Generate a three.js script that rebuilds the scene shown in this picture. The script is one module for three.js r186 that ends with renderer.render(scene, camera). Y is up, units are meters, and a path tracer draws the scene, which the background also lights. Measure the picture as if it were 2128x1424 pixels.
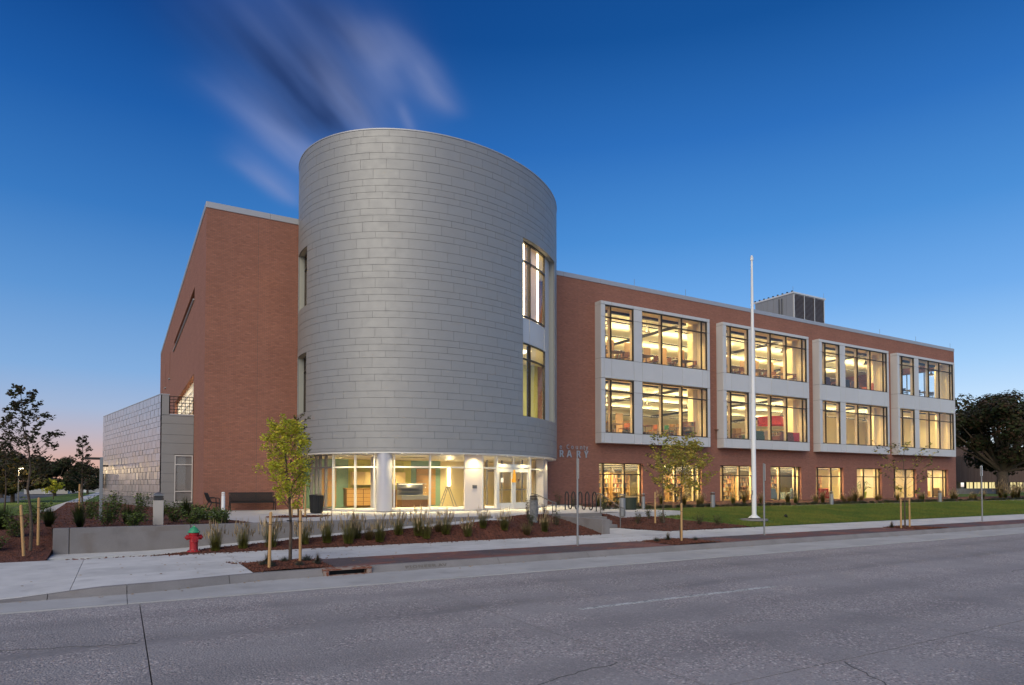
import * as THREE from 'three';
import { mergeGeometries } from 'three/addons/utils/BufferGeometryUtils.js';
import { FontLoader } from 'three/addons/loaders/FontLoader.js';
import { TextGeometry } from 'three/addons/geometries/TextGeometry.js';
import { RoundedBoxGeometry } from 'three/addons/geometries/RoundedBoxGeometry.js';
import { RectAreaLightUniformsLib } from 'three/addons/lights/RectAreaLightUniformsLib.js';
RectAreaLightUniformsLib.init();

// ------------------------------------------------------------------ camera, sky, sun, exposure
const scene = new THREE.Scene();
const D2R = Math.PI / 180;
const camera = new THREE.PerspectiveCamera(2 * Math.atan(712 / 1380) / D2R, 2128 / 1424, 0.1, 2500);
camera.position.set(0, 1.35, 35);
{
  const yaw = 59.515 * D2R, pitch = 1.5 * D2R;
  camera.lookAt(Math.cos(yaw) * Math.cos(pitch), 1.35 + Math.sin(pitch), 35 - Math.sin(yaw) * Math.cos(pitch));
  camera.setViewOffset(2128, 1424, 0, -258.9, 2128, 1424);   // a shift lens: verticals stay upright
}
const renderer = new THREE.WebGLRenderer({ antialias: true });
renderer.setSize(1024, 685);
renderer.toneMapping = THREE.LinearToneMapping;
renderer.toneMappingExposure = 1;
renderer.shadowMap.enabled = true;

function rng(seed) { let a = seed >>> 0; return () => { a = (a + 0x6d2b79f5) | 0; let t = Math.imul(a ^ (a >>> 15), 1 | a); t = (t + Math.imul(t ^ (t >>> 7), 61 | t)) ^ t; return ((t ^ (t >>> 14)) >>> 0) / 4294967296; }; }
const clamp = (x, a = 0, b = 1) => Math.min(b, Math.max(a, x));
const sst = (a, b, x) => { const t = clamp((x - a) / (b - a)); return t * t * (3 - 2 * t); };
const lerp = (a, b, t) => a + (b - a) * t;
// tileable value noise (period p)
const HT = (() => { const r = rng(99), t = new Float32Array(65536); for (let i = 0; i < t.length; i++) t[i] = r(); return t; })();
function vn(x, y, px, py, s = 0) {
  const xi = Math.floor(x), yi = Math.floor(y), fx = x - xi, fy = y - yi, u = fx * fx * (3 - 2 * fx), v = fy * fy * (3 - 2 * fy);
  const m = (a, p) => ((a % p) + p) % p, h = (a, b) => HT[(m(a, px) * 1619 + m(b, py) * 31337 + s * 6971) & 65535];
  return lerp(lerp(h(xi, yi), h(xi + 1, yi), u), lerp(h(xi, yi + 1), h(xi + 1, yi + 1), u), v);
}
function fbm(u, v, f, oct, s = 0) { let a = 0.5, t = 0, n = 0; for (let i = 0; i < oct; i++) { t += a * vn(u * f, v * f, f, f, s + i); n += a; a *= 0.5; f *= 2; } return t / n; }

// sky: clear dusk, paler towards the horizon, rosy in the west (left), a few wind-drawn clouds
const AFTERGLOW = new THREE.Vector3(-0.62, 0.0, 0.78).normalize();
{
  const W = 2048, H = 1024, data = new Float32Array(W * H * 4);
  const L = (r, g, b) => [r, g, b].map((c) => { c /= 255; return c <= 0.04045 ? c / 12.92 : Math.pow((c + 0.055) / 1.055, 2.4); });
  const stops = [[0, L(205, 224, 240)], [5, L(188, 220, 250)], [9, L(154, 202, 248)], [14, L(112, 172, 236)], [20, L(76, 144, 216)], [27, L(46, 112, 190)], [34, L(23, 84, 156)], [45, L(13, 61, 128)], [90, L(8, 38, 92)]];
  const westStops = [[0, L(226, 172, 146)], [1.6, L(216, 176, 164)], [3.4, L(192, 180, 190)], [5.6, L(164, 184, 216)], [8.5, L(132, 174, 222)], [14, L(94, 150, 212)], [20, L(58, 122, 194)], [27, L(32, 94, 170)], [34, L(13, 67, 138)], [45, L(9, 49, 112)], [90, L(8, 38, 92)]];
  const ramp = (st, e) => { for (let i = 1; i < st.length; i++) if (e <= st[i][0]) { const t = (e - st[i - 1][0]) / (st[i][0] - st[i - 1][0]); return [0, 1, 2].map((c) => lerp(st[i - 1][1][c], st[i][1][c], t)); } return st[st.length - 1][1]; };
  // clouds drawn out by the wind: [x/y, z/y of the start and end on the cloud plane, half width, strength, colour 0 pale / 1 dark]
  const pale = L(120, 134, 176), dark = L(30, 52, 100);
  const streaks = [
    [0.15, -1.30, 0.66, -1.85, 0.17, 0.42, 0], [0.16, -1.72, 0.60, -2.16, 0.10, 0.45, 0], [0.12, -1.44, 0.56, -1.93, 0.14, 1.05, 1], [0.24, -1.30, 0.50, -1.52, 0.06, 0.6, 1],
    [0.17, -1.77, 0.62, -2.18, 0.04, 0.45, 0], [0.30, -1.92, 0.54, -2.20, 0.05, 0.35, 0], [0.34, -1.52, 0.66, -1.90, 0.045, 0.5, 0], [0.38, -1.36, 0.60, -1.62, 0.05, 0.45, 0],
    [0.46, -1.36, 0.77, -1.60, 0.04, 0.75, 0], [0.42, -1.38, 0.56, -1.50, 0.05, 0.35, 0], [0.60, -1.60, 0.71, -1.75, 0.016, 0.45, 0], [0.26, -2.16, 0.54, -2.44, 0.045, 0.5, 0],
    [0.24, -2.04, 0.52, -2.36, 0.06, 0.3, 0],
    [-1.6, -0.2, -0.9, -0.6, 0.10, 0.5, 0], [-1.2, 0.9, -0.5, 0.4, 0.12, 0.5, 0], [1.4, 1.3, 2.1, 0.8, 0.12, 0.4, 0], [0.2, 2.0, 0.9, 1.5, 0.1, 0.5, 0],
  ];
  for (let r = 0; r < H; r++) {
    const el = ((r + 0.5) / H - 0.5) * Math.PI, y = Math.sin(el), e = Math.max(0, el / D2R);
    for (let c = 0; c < W; c++) {
      const az = ((c + 0.5) / W - 0.5) * 2 * Math.PI, x = Math.cos(az) * Math.cos(el), z = Math.sin(az) * Math.cos(el);
      // 0 in the north-east (right of the picture), 1 in the west
      const hx = Math.cos(az), hz = Math.sin(az), west = sst(-0.45, 0.35, -(hx * 0.93 + hz * 0.36));
      const A = ramp(stops, e), B = ramp(westStops, e), col = [0, 1, 2].map((k) => lerp(A[k], B[k], west));
      // the last light of the sun, already set, low and broad
      const g = Math.max(0, hx * AFTERGLOW.x + hz * AFTERGLOW.z), glow = (0.15 + 0.85 * g) * Math.exp(-e / 12) * sst(-0.2, 0.6, hx * AFTERGLOW.x + hz * AFTERGLOW.z);
      col[0] += 0.40 * glow; col[1] += 0.31 * glow; col[2] += 0.22 * glow;
      const nx = Math.exp(-e / 3.2) * Math.pow(Math.max(0, hx * 0.9 - hz * 0.43), 6);
      col[0] += 0.72 * nx; col[1] += 0.55 * nx; col[2] += 0.3 * nx;
      if (y > 0.2) {
        const px = x / y, pz = z / y;
        for (const [x0, z0, x1, z1, w, s, d] of streaks) {
          if (Math.abs(px - (x0 + x1) / 2) > 0.8 || Math.abs(pz - (z0 + z1) / 2) > 0.9) continue;
          const dx = x1 - x0, dz = z1 - z0, l = Math.hypot(dx, dz), ux = dx / l, uz = dz / l, t = ((px - x0) * ux + (pz - z0) * uz) / l, q = ((px - x0) * -uz + (pz - z0) * ux);
          const bend = (vn(t * 2.2 + 9 * x0, w * 70, 64, 64, 3) - 0.5) * w * 0.9;
          const n = 0.45 + 0.75 * fbm(0.5 + q * 2.0 + x0, 0.5 + t * 0.16 + z0, 16, 4, 7);
          const along = sst(-0.12, 0.5, t) * (1 - sst(0.72, 1.12, t)), across = Math.exp(-Math.pow((q + bend) / w, 2));
          const a = clamp(s * along * across * n), P = d ? dark : pale;
          for (let k = 0; k < 3; k++) col[k] = lerp(col[k], P[k] * (d ? 1 : 1 + 0.35 * west), a * 0.85);
        }
      }
      const i = (r * W + c) * 4; data[i] = col[0]; data[i + 1] = col[1]; data[i + 2] = col[2]; data[i + 3] = 1;
    }
  }
  const sky = new THREE.DataTexture(data, W, H, THREE.RGBAFormat, THREE.FloatType);
  sky.mapping = THREE.EquirectangularReflectionMapping; sky.magFilter = THREE.LinearFilter; sky.needsUpdate = true;
  scene.background = sky; scene.environment = sky;
}
const sun = new THREE.DirectionalLight(new THREE.Color(1, 0.92, 0.74), 2.4);
sun.name = 'afterglow';
sun.position.set(-80, 92, 92); sun.target.position.set(20, 0, 0);
sun.castShadow = true; sun.shadow.radius = 110; sun.shadow.mapSize.set(2048, 2048);
Object.assign(sun.shadow.camera, { left: -90, right: 90, top: 60, bottom: -60, near: 1, far: 320 });
scene.add(sun, sun.target);

// ------------------------------------------------------------------ helpers
const used = new Map();
function numbered(n) { const k = used.get(n) ?? 0; used.set(n, k + 1); return k ? n + '_' + String(k).padStart(3, '0') : n; }
function tag(o, label, category, group) { o.userData.label = label; o.userData.category = category; if (group) o.userData.group = group; return o; }
function thing(name, label, category, pos = [0, 0, 0], group) { const g = new THREE.Group(); g.name = numbered(name); g.position.set(...pos); scene.add(g); return tag(g, label, category, group); }
function mesh(parent, name, geo, mat) {
  if (Array.isArray(geo)) geo = merge(geo);
  const m = new THREE.Mesh(geo, mat); m.castShadow = m.receiveShadow = true; m.name = parent === scene ? numbered(name) : name; parent.add(m);
  if (parent.userData?.lift) m.position.copy(parent.userData.lift); return m;
}
function struct(name, geo, mat, kind = 'structure') { const m = mesh(scene, name, geo, mat); m.userData.kind = kind; return m; }
function copy(src, pos, turn = 0, label, group) {
  const c = src.clone(); c.name = numbered(src.name.replace(/_\d{3}$/, '')); c.position.set(...pos); c.rotation.y = turn; scene.add(c);
  c.userData = { ...src.userData }; if (label) c.userData.label = label; if (group) c.userData.group = group; return c;
}
function merge(list) {
  const keepColor = list.some((g) => g.attributes.color);
  const l = list.map((g) => {
    g = g.index ? g.toNonIndexed() : g;
    for (const k of Object.keys(g.attributes)) if (!['position', 'normal', 'uv', 'color'].includes(k)) g.deleteAttribute(k);
    if (!g.attributes.uv) g.setAttribute('uv', new THREE.BufferAttribute(new Float32Array(g.attributes.position.count * 2), 2));
    if (keepColor && !g.attributes.color) g.setAttribute('color', new THREE.BufferAttribute(new Float32Array(g.attributes.position.count * 3).fill(1), 3));
    g.morphAttributes = {}; return g;
  });
  return l.length === 1 ? l[0] : mergeGeometries(l);
}
function boxUV(g) {   // uv in metres, by the face's direction
  const p = g.attributes.position, n = g.attributes.normal, uv = new Float32Array(p.count * 2);
  for (let i = 0; i < p.count; i++) {
    const ax = Math.abs(n.getX(i)), ay = Math.abs(n.getY(i)), az = Math.abs(n.getZ(i));
    if (ay >= ax && ay >= az) { uv[2 * i] = p.getX(i); uv[2 * i + 1] = p.getZ(i); } else if (ax >= az) { uv[2 * i] = p.getZ(i); uv[2 * i + 1] = p.getY(i); } else { uv[2 * i] = p.getX(i); uv[2 * i + 1] = p.getY(i); }
  }
  g.setAttribute('uv', new THREE.BufferAttribute(uv, 2)); return g;
}
// a box from corner to corner
function bx(x0, y0, z0, x1, y1, z1) { const g = new THREE.BoxGeometry(x1 - x0, y1 - y0, z1 - z0); g.translate((x0 + x1) / 2, (y0 + y1) / 2, (z0 + z1) / 2); return boxUV(g); }
function rbx(x0, y0, z0, x1, y1, z1, r = 0.012, seg = 1) { const g = new RoundedBoxGeometry(x1 - x0, y1 - y0, z1 - z0, seg, r); g.translate((x0 + x1) / 2, (y0 + y1) / 2, (z0 + z1) / 2); return boxUV(g); }
function cyl(x, y0, z, y1, r0, r1 = r0, n = 16) { const g = new THREE.CylinderGeometry(r1, r0, y1 - y0, n); g.translate(x, (y0 + y1) / 2, z); return g; }
function tube(pts, r, n = 8, seg) { const c = new THREE.CatmullRomCurve3(pts.map((p) => new THREE.Vector3(...p)), false, 'catmullrom', 0.2); return new THREE.TubeGeometry(c, seg ?? pts.length * 4, r, n); }
function bar(a, b, r, n = 8, r2 = r) {
  const A = new THREE.Vector3(...a), B = new THREE.Vector3(...b), d = B.clone().sub(A), g = new THREE.CylinderGeometry(r2, r, d.length(), n);
  g.applyQuaternion(new THREE.Quaternion().setFromUnitVectors(new THREE.Vector3(0, 1, 0), d.normalize())); g.translate((a[0] + b[0]) / 2, (a[1] + b[1]) / 2, (a[2] + b[2]) / 2); return g;
}
function lathe(pts, n = 24) { return new THREE.LatheGeometry(pts.map((p) => new THREE.Vector2(...p)), n); }
function tint(g, r, gg, b) { const n = g.attributes.position.count, a = new Float32Array(n * 3); for (let i = 0; i < n; i++) { a[3 * i] = r; a[3 * i + 1] = gg; a[3 * i + 2] = b; } g.setAttribute('color', new THREE.BufferAttribute(a, 3)); return g; }
function sheet(poly, yf, step = 1.2, skirt = 0) {   // ground inside a polygon in x, z, with height yf(x, z), uv in metres
  const s = new THREE.Shape(poly.map(([x, z]) => new THREE.Vector2(x, -z))); let g = new THREE.ShapeGeometry(s); g = g.toNonIndexed();
  let P = Array.from(g.attributes.position.array), go = true, it = 0;
  while (go && it++ < 9) {   // split long edges
    const Q = []; go = false;
    for (let i = 0; i < P.length; i += 9) {
      const v = [0, 3, 6].map((k) => [P[i + k], P[i + k + 1]]), l = [0, 1, 2].map((k) => Math.hypot(v[k][0] - v[(k + 1) % 3][0], v[k][1] - v[(k + 1) % 3][1])), m = l.indexOf(Math.max(...l));
      if (l[m] > step) { go = true; const a = v[m], b = v[(m + 1) % 3], c = v[(m + 2) % 3], h = [(a[0] + b[0]) / 2, (a[1] + b[1]) / 2]; Q.push(...a, 0, ...h, 0, ...c, 0, ...h, 0, ...b, 0, ...c, 0); } else Q.push(...P.slice(i, i + 9));
    }
    P = Q;
  }
  const nTop = P.length / 3;
  if (skirt) for (let i = 0; i < poly.length; i++) { const A = poly[i], B = poly[(i + 1) % poly.length], m = Math.max(1, Math.ceil(Math.hypot(A[0] - B[0], A[1] - B[1]) / 0.4)); for (let k = 0; k < m; k++) { const a = [lerp(A[0], B[0], k / m), lerp(A[1], B[1], k / m)], b = [lerp(A[0], B[0], (k + 1) / m), lerp(A[1], B[1], (k + 1) / m)]; for (const [p, q] of [[a, 0], [b, 0], [b, 1], [a, 0], [b, 1], [a, 1]]) P.push(p[0], -p[1], q ? -skirt : 0); } }
  const n = P.length / 3, pos = new Float32Array(n * 3), uv = new Float32Array(n * 2);
  for (let i = 0; i < n; i++) { const x = P[3 * i], z = -P[3 * i + 1]; pos.set([x, (typeof yf === 'function' ? yf(x, z) : yf) + P[3 * i + 2], z], 3 * i); uv.set([x, z + P[3 * i + 2]], 2 * i); }
  const out = new THREE.BufferGeometry(); out.setAttribute('position', new THREE.BufferAttribute(pos, 3)); out.setAttribute('uv', new THREE.BufferAttribute(uv, 2));
  const nor = new Float32Array(n * 3), f = (x, z) => (typeof yf === 'function' ? yf(x, z) : yf);
  for (let i = 0; i < n; i++) { const x = pos[3 * i], z = pos[3 * i + 2], e = 0.1, v = new THREE.Vector3((f(x - e, z) - f(x + e, z)) / (2 * e), 1, (f(x, z - e) - f(x, z + e)) / (2 * e)).normalize(); nor.set([v.x, v.y, v.z], 3 * i); }
  out.setAttribute('normal', new THREE.BufferAttribute(nor, 3)); return out;
}

// ------------------------------------------------------------------ procedural materials
const enc = (c) => Math.round(255 * clamp(c <= 0.0031308 ? c * 12.92 : 1.055 * Math.pow(c, 1 / 2.4) - 0.055));
function tex(size, metres, fn, linear = false, h = size) {
  const d = new Uint8Array(size * h * 4);
  for (let y = 0; y < h; y++) for (let x = 0; x < size; x++) { const c = fn((x + 0.5) / size, (y + 0.5) / h), i = (y * size + x) * 4; for (let k = 0; k < 3; k++) { const v = Array.isArray(c) ? c[k] : c; d[i + k] = linear ? Math.round(255 * clamp(v)) : enc(v); } d[i + 3] = 255; }
  const t = new THREE.DataTexture(d, size, h); t.wrapS = t.wrapT = THREE.RepeatWrapping; t.magFilter = THREE.LinearFilter; t.minFilter = THREE.LinearMipmapLinearFilter; t.generateMipmaps = true;
  const m = Array.isArray(metres) ? metres : [metres, metres]; t.repeat.set(1 / m[0], 1 / m[1]); if (!linear) t.colorSpace = THREE.SRGBColorSpace; t.needsUpdate = true; return t;
}
const std = (o) => new THREE.MeshStandardMaterial({ roughness: 0.7, ...o, color: new THREE.Color().setRGB(...(o.color ?? [1, 1, 1])) });
const M = {};
{
  // brick: 8 bricks by 24 courses in 1.63 m
  const BN = 8, BC = 24, bm = 1.632, rb = rng(5), bc = Array.from({ length: BN * BC }, () => [rb(), rb(), rb()]);
  const brickAt = (u, v) => { const cy = Math.floor(v * BC), fy = v * BC - cy, uu = u * BN + (cy % 2) * 0.5, cx = ((Math.floor(uu) % BN) + BN) % BN, fx = uu - Math.floor(uu), jx = Math.min(fx, 1 - fx) * 0.204, jy = Math.min(fy, 1 - fy) * 0.068; return { b: bc[cy * BN + cx], m: sst(0.004, 0.0065, Math.min(jx, jy)) }; };
  const bmap = tex(2048, bm * 2, (u2, v2) => { const u = (u2 * 2) % 1, v = (v2 * 2) % 1, { b, m } = brickAt(u, v), n = 0.5 * fbm(u2, v2, 128, 3, 1) + 0.7 * fbm(u2, v2, 3, 4, 8) - 0.1 + 0.06 * (HT[(Math.floor(v2 * 48) * 977) & 65535] - 0.5) * 2, k = (0.9 + 0.18 * b[0]) * (0.88 + 0.24 * n), h = b[1] * 0.03; const col = [(0.315 + h * 1.3) * k, (0.128 + h * 0.7) * k, (0.084 + h * 0.6) * k]; if (b[2] > 0.9) { col[0] *= 0.9; col[1] *= 0.9; col[2] *= 0.92; } return [0, 1, 2].map((c) => lerp([0.17, 0.1, 0.08][c] * (0.8 + 0.4 * n), col[c], m)); });
  const bbump = tex(1024, bm, (u, v) => { const { m } = brickAt(u, v); return clamp(m * 0.85 + 0.15 * fbm(u, v, 128, 2, 4)); }, true);
  // (large map: broad tonal patches over the courses)
  M.brick = std({ map: bmap, bumpMap: bbump, bumpScale: 0.008, roughness: 0.88 });
  const cnc = (a, spread, seed, warm = 1) => (u, v) => { const n = fbm(u, v, 8, 5, seed), f = fbm(u, v, 256, 2, seed + 3), st = sst(0.56, 0.75, fbm(u, v, 5, 4, seed + 9)); const k = a * (1 - spread / 2 + spread * n) * (0.94 + 0.12 * f) * (1 - 0.16 * st); return [k * 1.0 * warm, k * 0.985, k * 0.975]; };
  M.walk = std({ map: tex(1024, 3.1, cnc(0.59, 0.34, 11)), bumpMap: tex(512, 0.9, (u, v) => fbm(u, v, 64, 3, 2), true), bumpScale: 0.002, roughness: 0.85 });
  M.plaza = std({ map: tex(512, 3.7, cnc(0.52, 0.24, 15, 1.03)), roughness: 0.8 });
  M.gutter = std({ map: tex(1024, 4.3, cnc(0.45, 0.36, 17, 1.01)), roughness: 0.85 });
  M.kerb = std({ map: tex(1024, 4.7, (u, v) => { const a = cnc(0.215, 0.34, 21, 1.06)(u, v), s = sst(0.5, 0.8, fbm(u, v, 14, 4, 25)); return [a[0] * (1 - 0.12 * s), a[1] * (1 - 0.15 * s), a[2] * (1 - 0.18 * s)]; }), roughness: 0.9 });
  M.wallConcrete = std({ map: tex(1024, 3.3, (u, v) => { const a = cnc(0.2, 0.3, 31, 1.07)(u, v), s = sst(0.45, 0.8, fbm(u * 1, v * 0.4, 9, 4, 35)); return a.map((c, k) => c * (1 - s * (0.12 + 0.05 * k))); }), roughness: 0.9 });
  // road: concrete whose aggregate the traffic has laid bare
  const rr = rng(8), cells = 180, stones = Array.from({ length: cells * cells }, () => [rr(), rr(), rr(), rr()]);
  const agg = (u, v) => { const x = u * cells, y = v * cells, xi = Math.floor(x), yi = Math.floor(y); let best = 9, c = 0, id = 0; for (let j = -1; j <= 1; j++) for (let i = -1; i <= 1; i++) { const q = ((yi + j + cells) % cells) * cells + ((xi + i + cells) % cells), s = stones[q], d = Math.hypot(x - xi - i - s[0], (y - yi - j - s[1])) / (0.32 + 0.5 * s[3] * s[3]); if (d < best) { best = d; c = s[2]; id = q; } } return { d: best, c, id }; };
  const road = new Float32Array(2048 * 2048 * 2);
  for (let y = 0; y < 2048; y++) for (let x = 0; x < 2048; x++) { const a = agg((x + 0.5) / 2048, (y + 0.5) / 2048); road[(y * 2048 + x) * 2] = a.d; road[(y * 2048 + x) * 2 + 1] = a.c; }
  const RA = (u, v) => { const i = (Math.floor(v * 2048) * 2048 + Math.floor(u * 2048)) * 2; return [road[i], road[i + 1]]; };
  M.road = std({ map: tex(2048, 5.6, (u, v) => { const [d, c] = RA(u, v), s = 1 - sst(0.55, 0.95, d), n = fbm(u, v, 6, 5, 41); const base = 0.30 * (0.8 + 0.4 * n); const st = c > 0.86 ? [0.72, 0.65, 0.62] : c > 0.52 ? [0.49, 0.42, 0.4] : c > 0.3 ? [0.39, 0.31, 0.3] : [0.18, 0.17, 0.175], bare = 0.35 + 0.65 * sst(0.4, 0.6, fbm(u, v, 7, 3, 47)); return [0, 1, 2].map((k) => lerp(base * [1.05, 0.985, 0.985][k], st[k], s * 0.85 * bare)); }), bumpMap: tex(2048, 5.6, (u, v) => 1 - sst(0.3, 1, RA(u, v)[0]), true), bumpScale: 0.006, roughness: 0.82, vertexColors: true });
  M.mulch = std({ map: tex(1024, 2.1, (u, v) => { const a = vn(u * 34, v * 90, 34, 90, 3), b = vn(u * 96, v * 30, 96, 30, 5), n = fbm(u, v, 10, 4, 45), k = 0.35 + 1.2 * (a * 0.5 + b * 0.5) * (0.6 + 0.8 * n); return [0.115 * k, 0.038 * k, 0.022 * k]; }), bumpMap: tex(512, 2.1, (u, v) => vn(u * 34, v * 90, 34, 90, 3) * 0.5 + vn(u * 96, v * 30, 96, 30, 5) * 0.5, true), bumpScale: 0.04, roughness: 0.95 });
  M.turf = std({ map: tex(1024, 3.7, (u, v) => { const n = fbm(u, v, 9, 5, 51), f = fbm(u, v, 180, 2, 53), k = 0.55 + 0.9 * f; return [lerp(0.085, 0.14, n) * k, lerp(0.165, 0.2, n) * k, 0.02 * k]; }), bumpMap: tex(512, 1.1, (u, v) => fbm(u, v, 90, 2, 3), true), bumpScale: 0.03, roughness: 0.95 });
  M.earth = std({ map: tex(512, 9, (u, v) => { const n = fbm(u, v, 8, 5, 61); return [lerp(0.06, 0.1, n), lerp(0.075, 0.1, n), 0.035]; }), roughness: 1 });
  M.asphalt = std({ map: tex(512, 4, (u, v) => 0.13 * (0.7 + 0.6 * fbm(u, v, 90, 3, 71))), roughness: 0.9 });
  const wood = (a, b, seed) => tex(512, [0.9, 0.9], (u, v) => { const g = fbm(u * 1, v * 1, 4, 4, seed), l = 0.5 + 0.5 * Math.sin((u * 30 + 6 * g) * 6.283), n = vn(u * 200, v * 6, 200, 6, seed); return [0, 1, 2].map((k) => lerp(a[k], b[k], 0.35 * l + 0.65 * n)); });
  M.stake = std({ map: wood([0.40, 0.22, 0.085], [0.56, 0.34, 0.15], 3), roughness: 0.85 });
  M.oak = std({ map: wood([0.36, 0.20, 0.075], [0.5, 0.31, 0.13], 7), roughness: 0.5 });
  M.walnut = std({ map: wood([0.10, 0.045, 0.02], [0.17, 0.085, 0.04], 9), roughness: 0.45 });
  M.cherry = std({ map: wood([0.32, 0.12, 0.035], [0.42, 0.18, 0.06], 12), roughness: 0.45 });
  M.bark = std({ map: tex(256, [0.35, 0.7], (u, v) => { const n = fbm(u, v, 14, 4, 81), k = 0.5 + n; return [0.11 * k, 0.078 * k, 0.055 * k]; }), bumpMap: tex(256, [0.35, 0.7], (u, v) => vn(u * 22, v * 8, 22, 8, 6), true), bumpScale: 0.01, roughness: 0.95 });
  const mr = tex(512, 2.9, (u, v) => 0.40 + 0.16 * fbm(u, v, 10, 4, 91) + 0.05 * vn(u * 3, v * 200, 3, 200, 4), true);
  const metalCol = tex(512, 2.3, (u, v) => { const k = 0.96 + 0.08 * fbm(u, v, 6, 4, 95); return [k, k, k].map((c) => c * 0.72); });
  M.zinc = [0, 1, 2, 3].map((i) => std({ map: metalCol, color: [0.43 + 0.002 * i, 0.422 + 0.002 * i, 0.415 + 0.002 * i], metalness: 0.36, roughness: 1.05, roughnessMap: mr }));
  M.tile = [0, 1, 2].map((i) => std({ map: metalCol, color: [0.95 + 0.03 * i, 0.88 + 0.03 * i, 0.85 + 0.03 * i], metalness: 0.8, roughness: 0.68, roughnessMap: mr }));
  M.seam = std({ color: [0.2, 0.195, 0.195], roughness: 0.8 });
  M.panel = [0, 1, 2].map((i) => std({ map: tex(256, 3, (u, v) => { const k = 0.97 + 0.06 * fbm(u, v, 5, 4, 101 + i); return [k, k, k].map((c) => c * 0.9); }), color: [0.64 + 0.012 * i, 0.625 + 0.012 * i, 0.62 + 0.012 * i], metalness: 0.1, roughness: 0.42 }));
  M.coping = std({ color: [0.42, 0.42, 0.44], metalness: 0.4, roughness: 0.5 });
  M.bronze = std({ color: [0.045, 0.035, 0.028], metalness: 0.4, roughness: 0.45 });
  M.fin = std({ color: [0.55, 0.42, 0.25], roughness: 0.55 });
  M.alu = std({ color: [0.74, 0.71, 0.66], metalness: 0.35, roughness: 0.4 });
  M.pearl = std({ color: [0.5, 0.49, 0.53], metalness: 0.25, roughness: 0.38 });
  M.black = std({ color: [0.010, 0.010, 0.011], metalness: 0, roughness: 0.65 });
  M.steel = std({ color: [0.2, 0.19, 0.18], metalness: 0.7, roughness: 0.42 });
  M.galv = std({ color: [0.3, 0.3, 0.3], metalness: 0.6, roughness: 0.45 });
  M.white = std({ color: [0.78, 0.78, 0.78], roughness: 0.45 });
  M.cream = std({ color: [0.74, 0.64, 0.40], roughness: 0.8 });
  M.plaster = std({ map: tex(256, 4, (u, v) => { const k = 0.95 + 0.1 * fbm(u, v, 6, 4, 111); return [0.8 * k, 0.74 * k, 0.58 * k]; }), roughness: 0.85 });
  M.ceiling = std({ color: [0.80, 0.74, 0.56], roughness: 0.9 });
  M.carpet = std({ map: tex(256, 1, (u, v) => { const k = 0.7 + 0.6 * fbm(u, v, 60, 2, 121); return [0.34 * k, 0.27 * k, 0.17 * k]; }), roughness: 1 });
  M.lime = std({ color: [0.50, 0.50, 0.12], roughness: 0.8 });
  M.teal = std({ color: [0.19, 0.33, 0.27], roughness: 0.8 });
  M.red = std({ map: tex(256, 0.5, (u, v) => { const n = fbm(u, v, 8, 4, 131), w = sst(0.72, 0.76, fbm(u, v, 20, 3, 133)); return [lerp(0.33, 0.43, n) * (1 - 0.3 * w), 0.012 + 0.02 * w, 0.018 + 0.02 * w]; }), roughness: 0.42 });
  M.green = std({ map: tex(256, 0.5, (u, v) => { const n = fbm(u, v, 9, 4, 137); return [0.03 + 0.03 * n, 0.24 + 0.1 * n, 0.12 + 0.05 * n]; }), roughness: 0.45 });
  M.glass = new THREE.MeshPhysicalMaterial({ color: 0xffffff, transmission: 1, thickness: 0, roughness: 0.0, ior: 1.45, specularIntensity: 0.55 });
  M.foliage = std({ vertexColors: true, roughness: 0.7, side: THREE.DoubleSide });
  M.painted = std({ vertexColors: true, roughness: 0.6 });
  M.lampWarm = new THREE.MeshStandardMaterial({ color: 0xffffff, emissive: new THREE.Color(1, 0.82, 0.5), emissiveIntensity: 6, roughness: 0.5 });
  M.lampSoft = new THREE.MeshStandardMaterial({ color: 0xffffff, emissive: new THREE.Color(1, 0.86, 0.55), emissiveIntensity: 3, roughness: 0.5 });
  M.rust = std({ map: tex(512, 0.8, (u, v) => { const n = fbm(u, v, 10, 5, 141), s = sst(0.4, 0.62, n); return [lerp(0.30, 0.20, s), lerp(0.24, 0.062, s), lerp(0.21, 0.032, s)]; }), roughness: 0.9 });
  M.stamp = std({ color: [0.16, 0.145, 0.13], roughness: 0.9 });
}
const WARM = new THREE.Color(1, 0.80, 0.37);

const font = await new FontLoader().loadAsync('fonts/droid/droid_sans_bold.typeface.json');
const fontThin = await new FontLoader().loadAsync('fonts/droid/droid_sans_regular.typeface.json');
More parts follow.
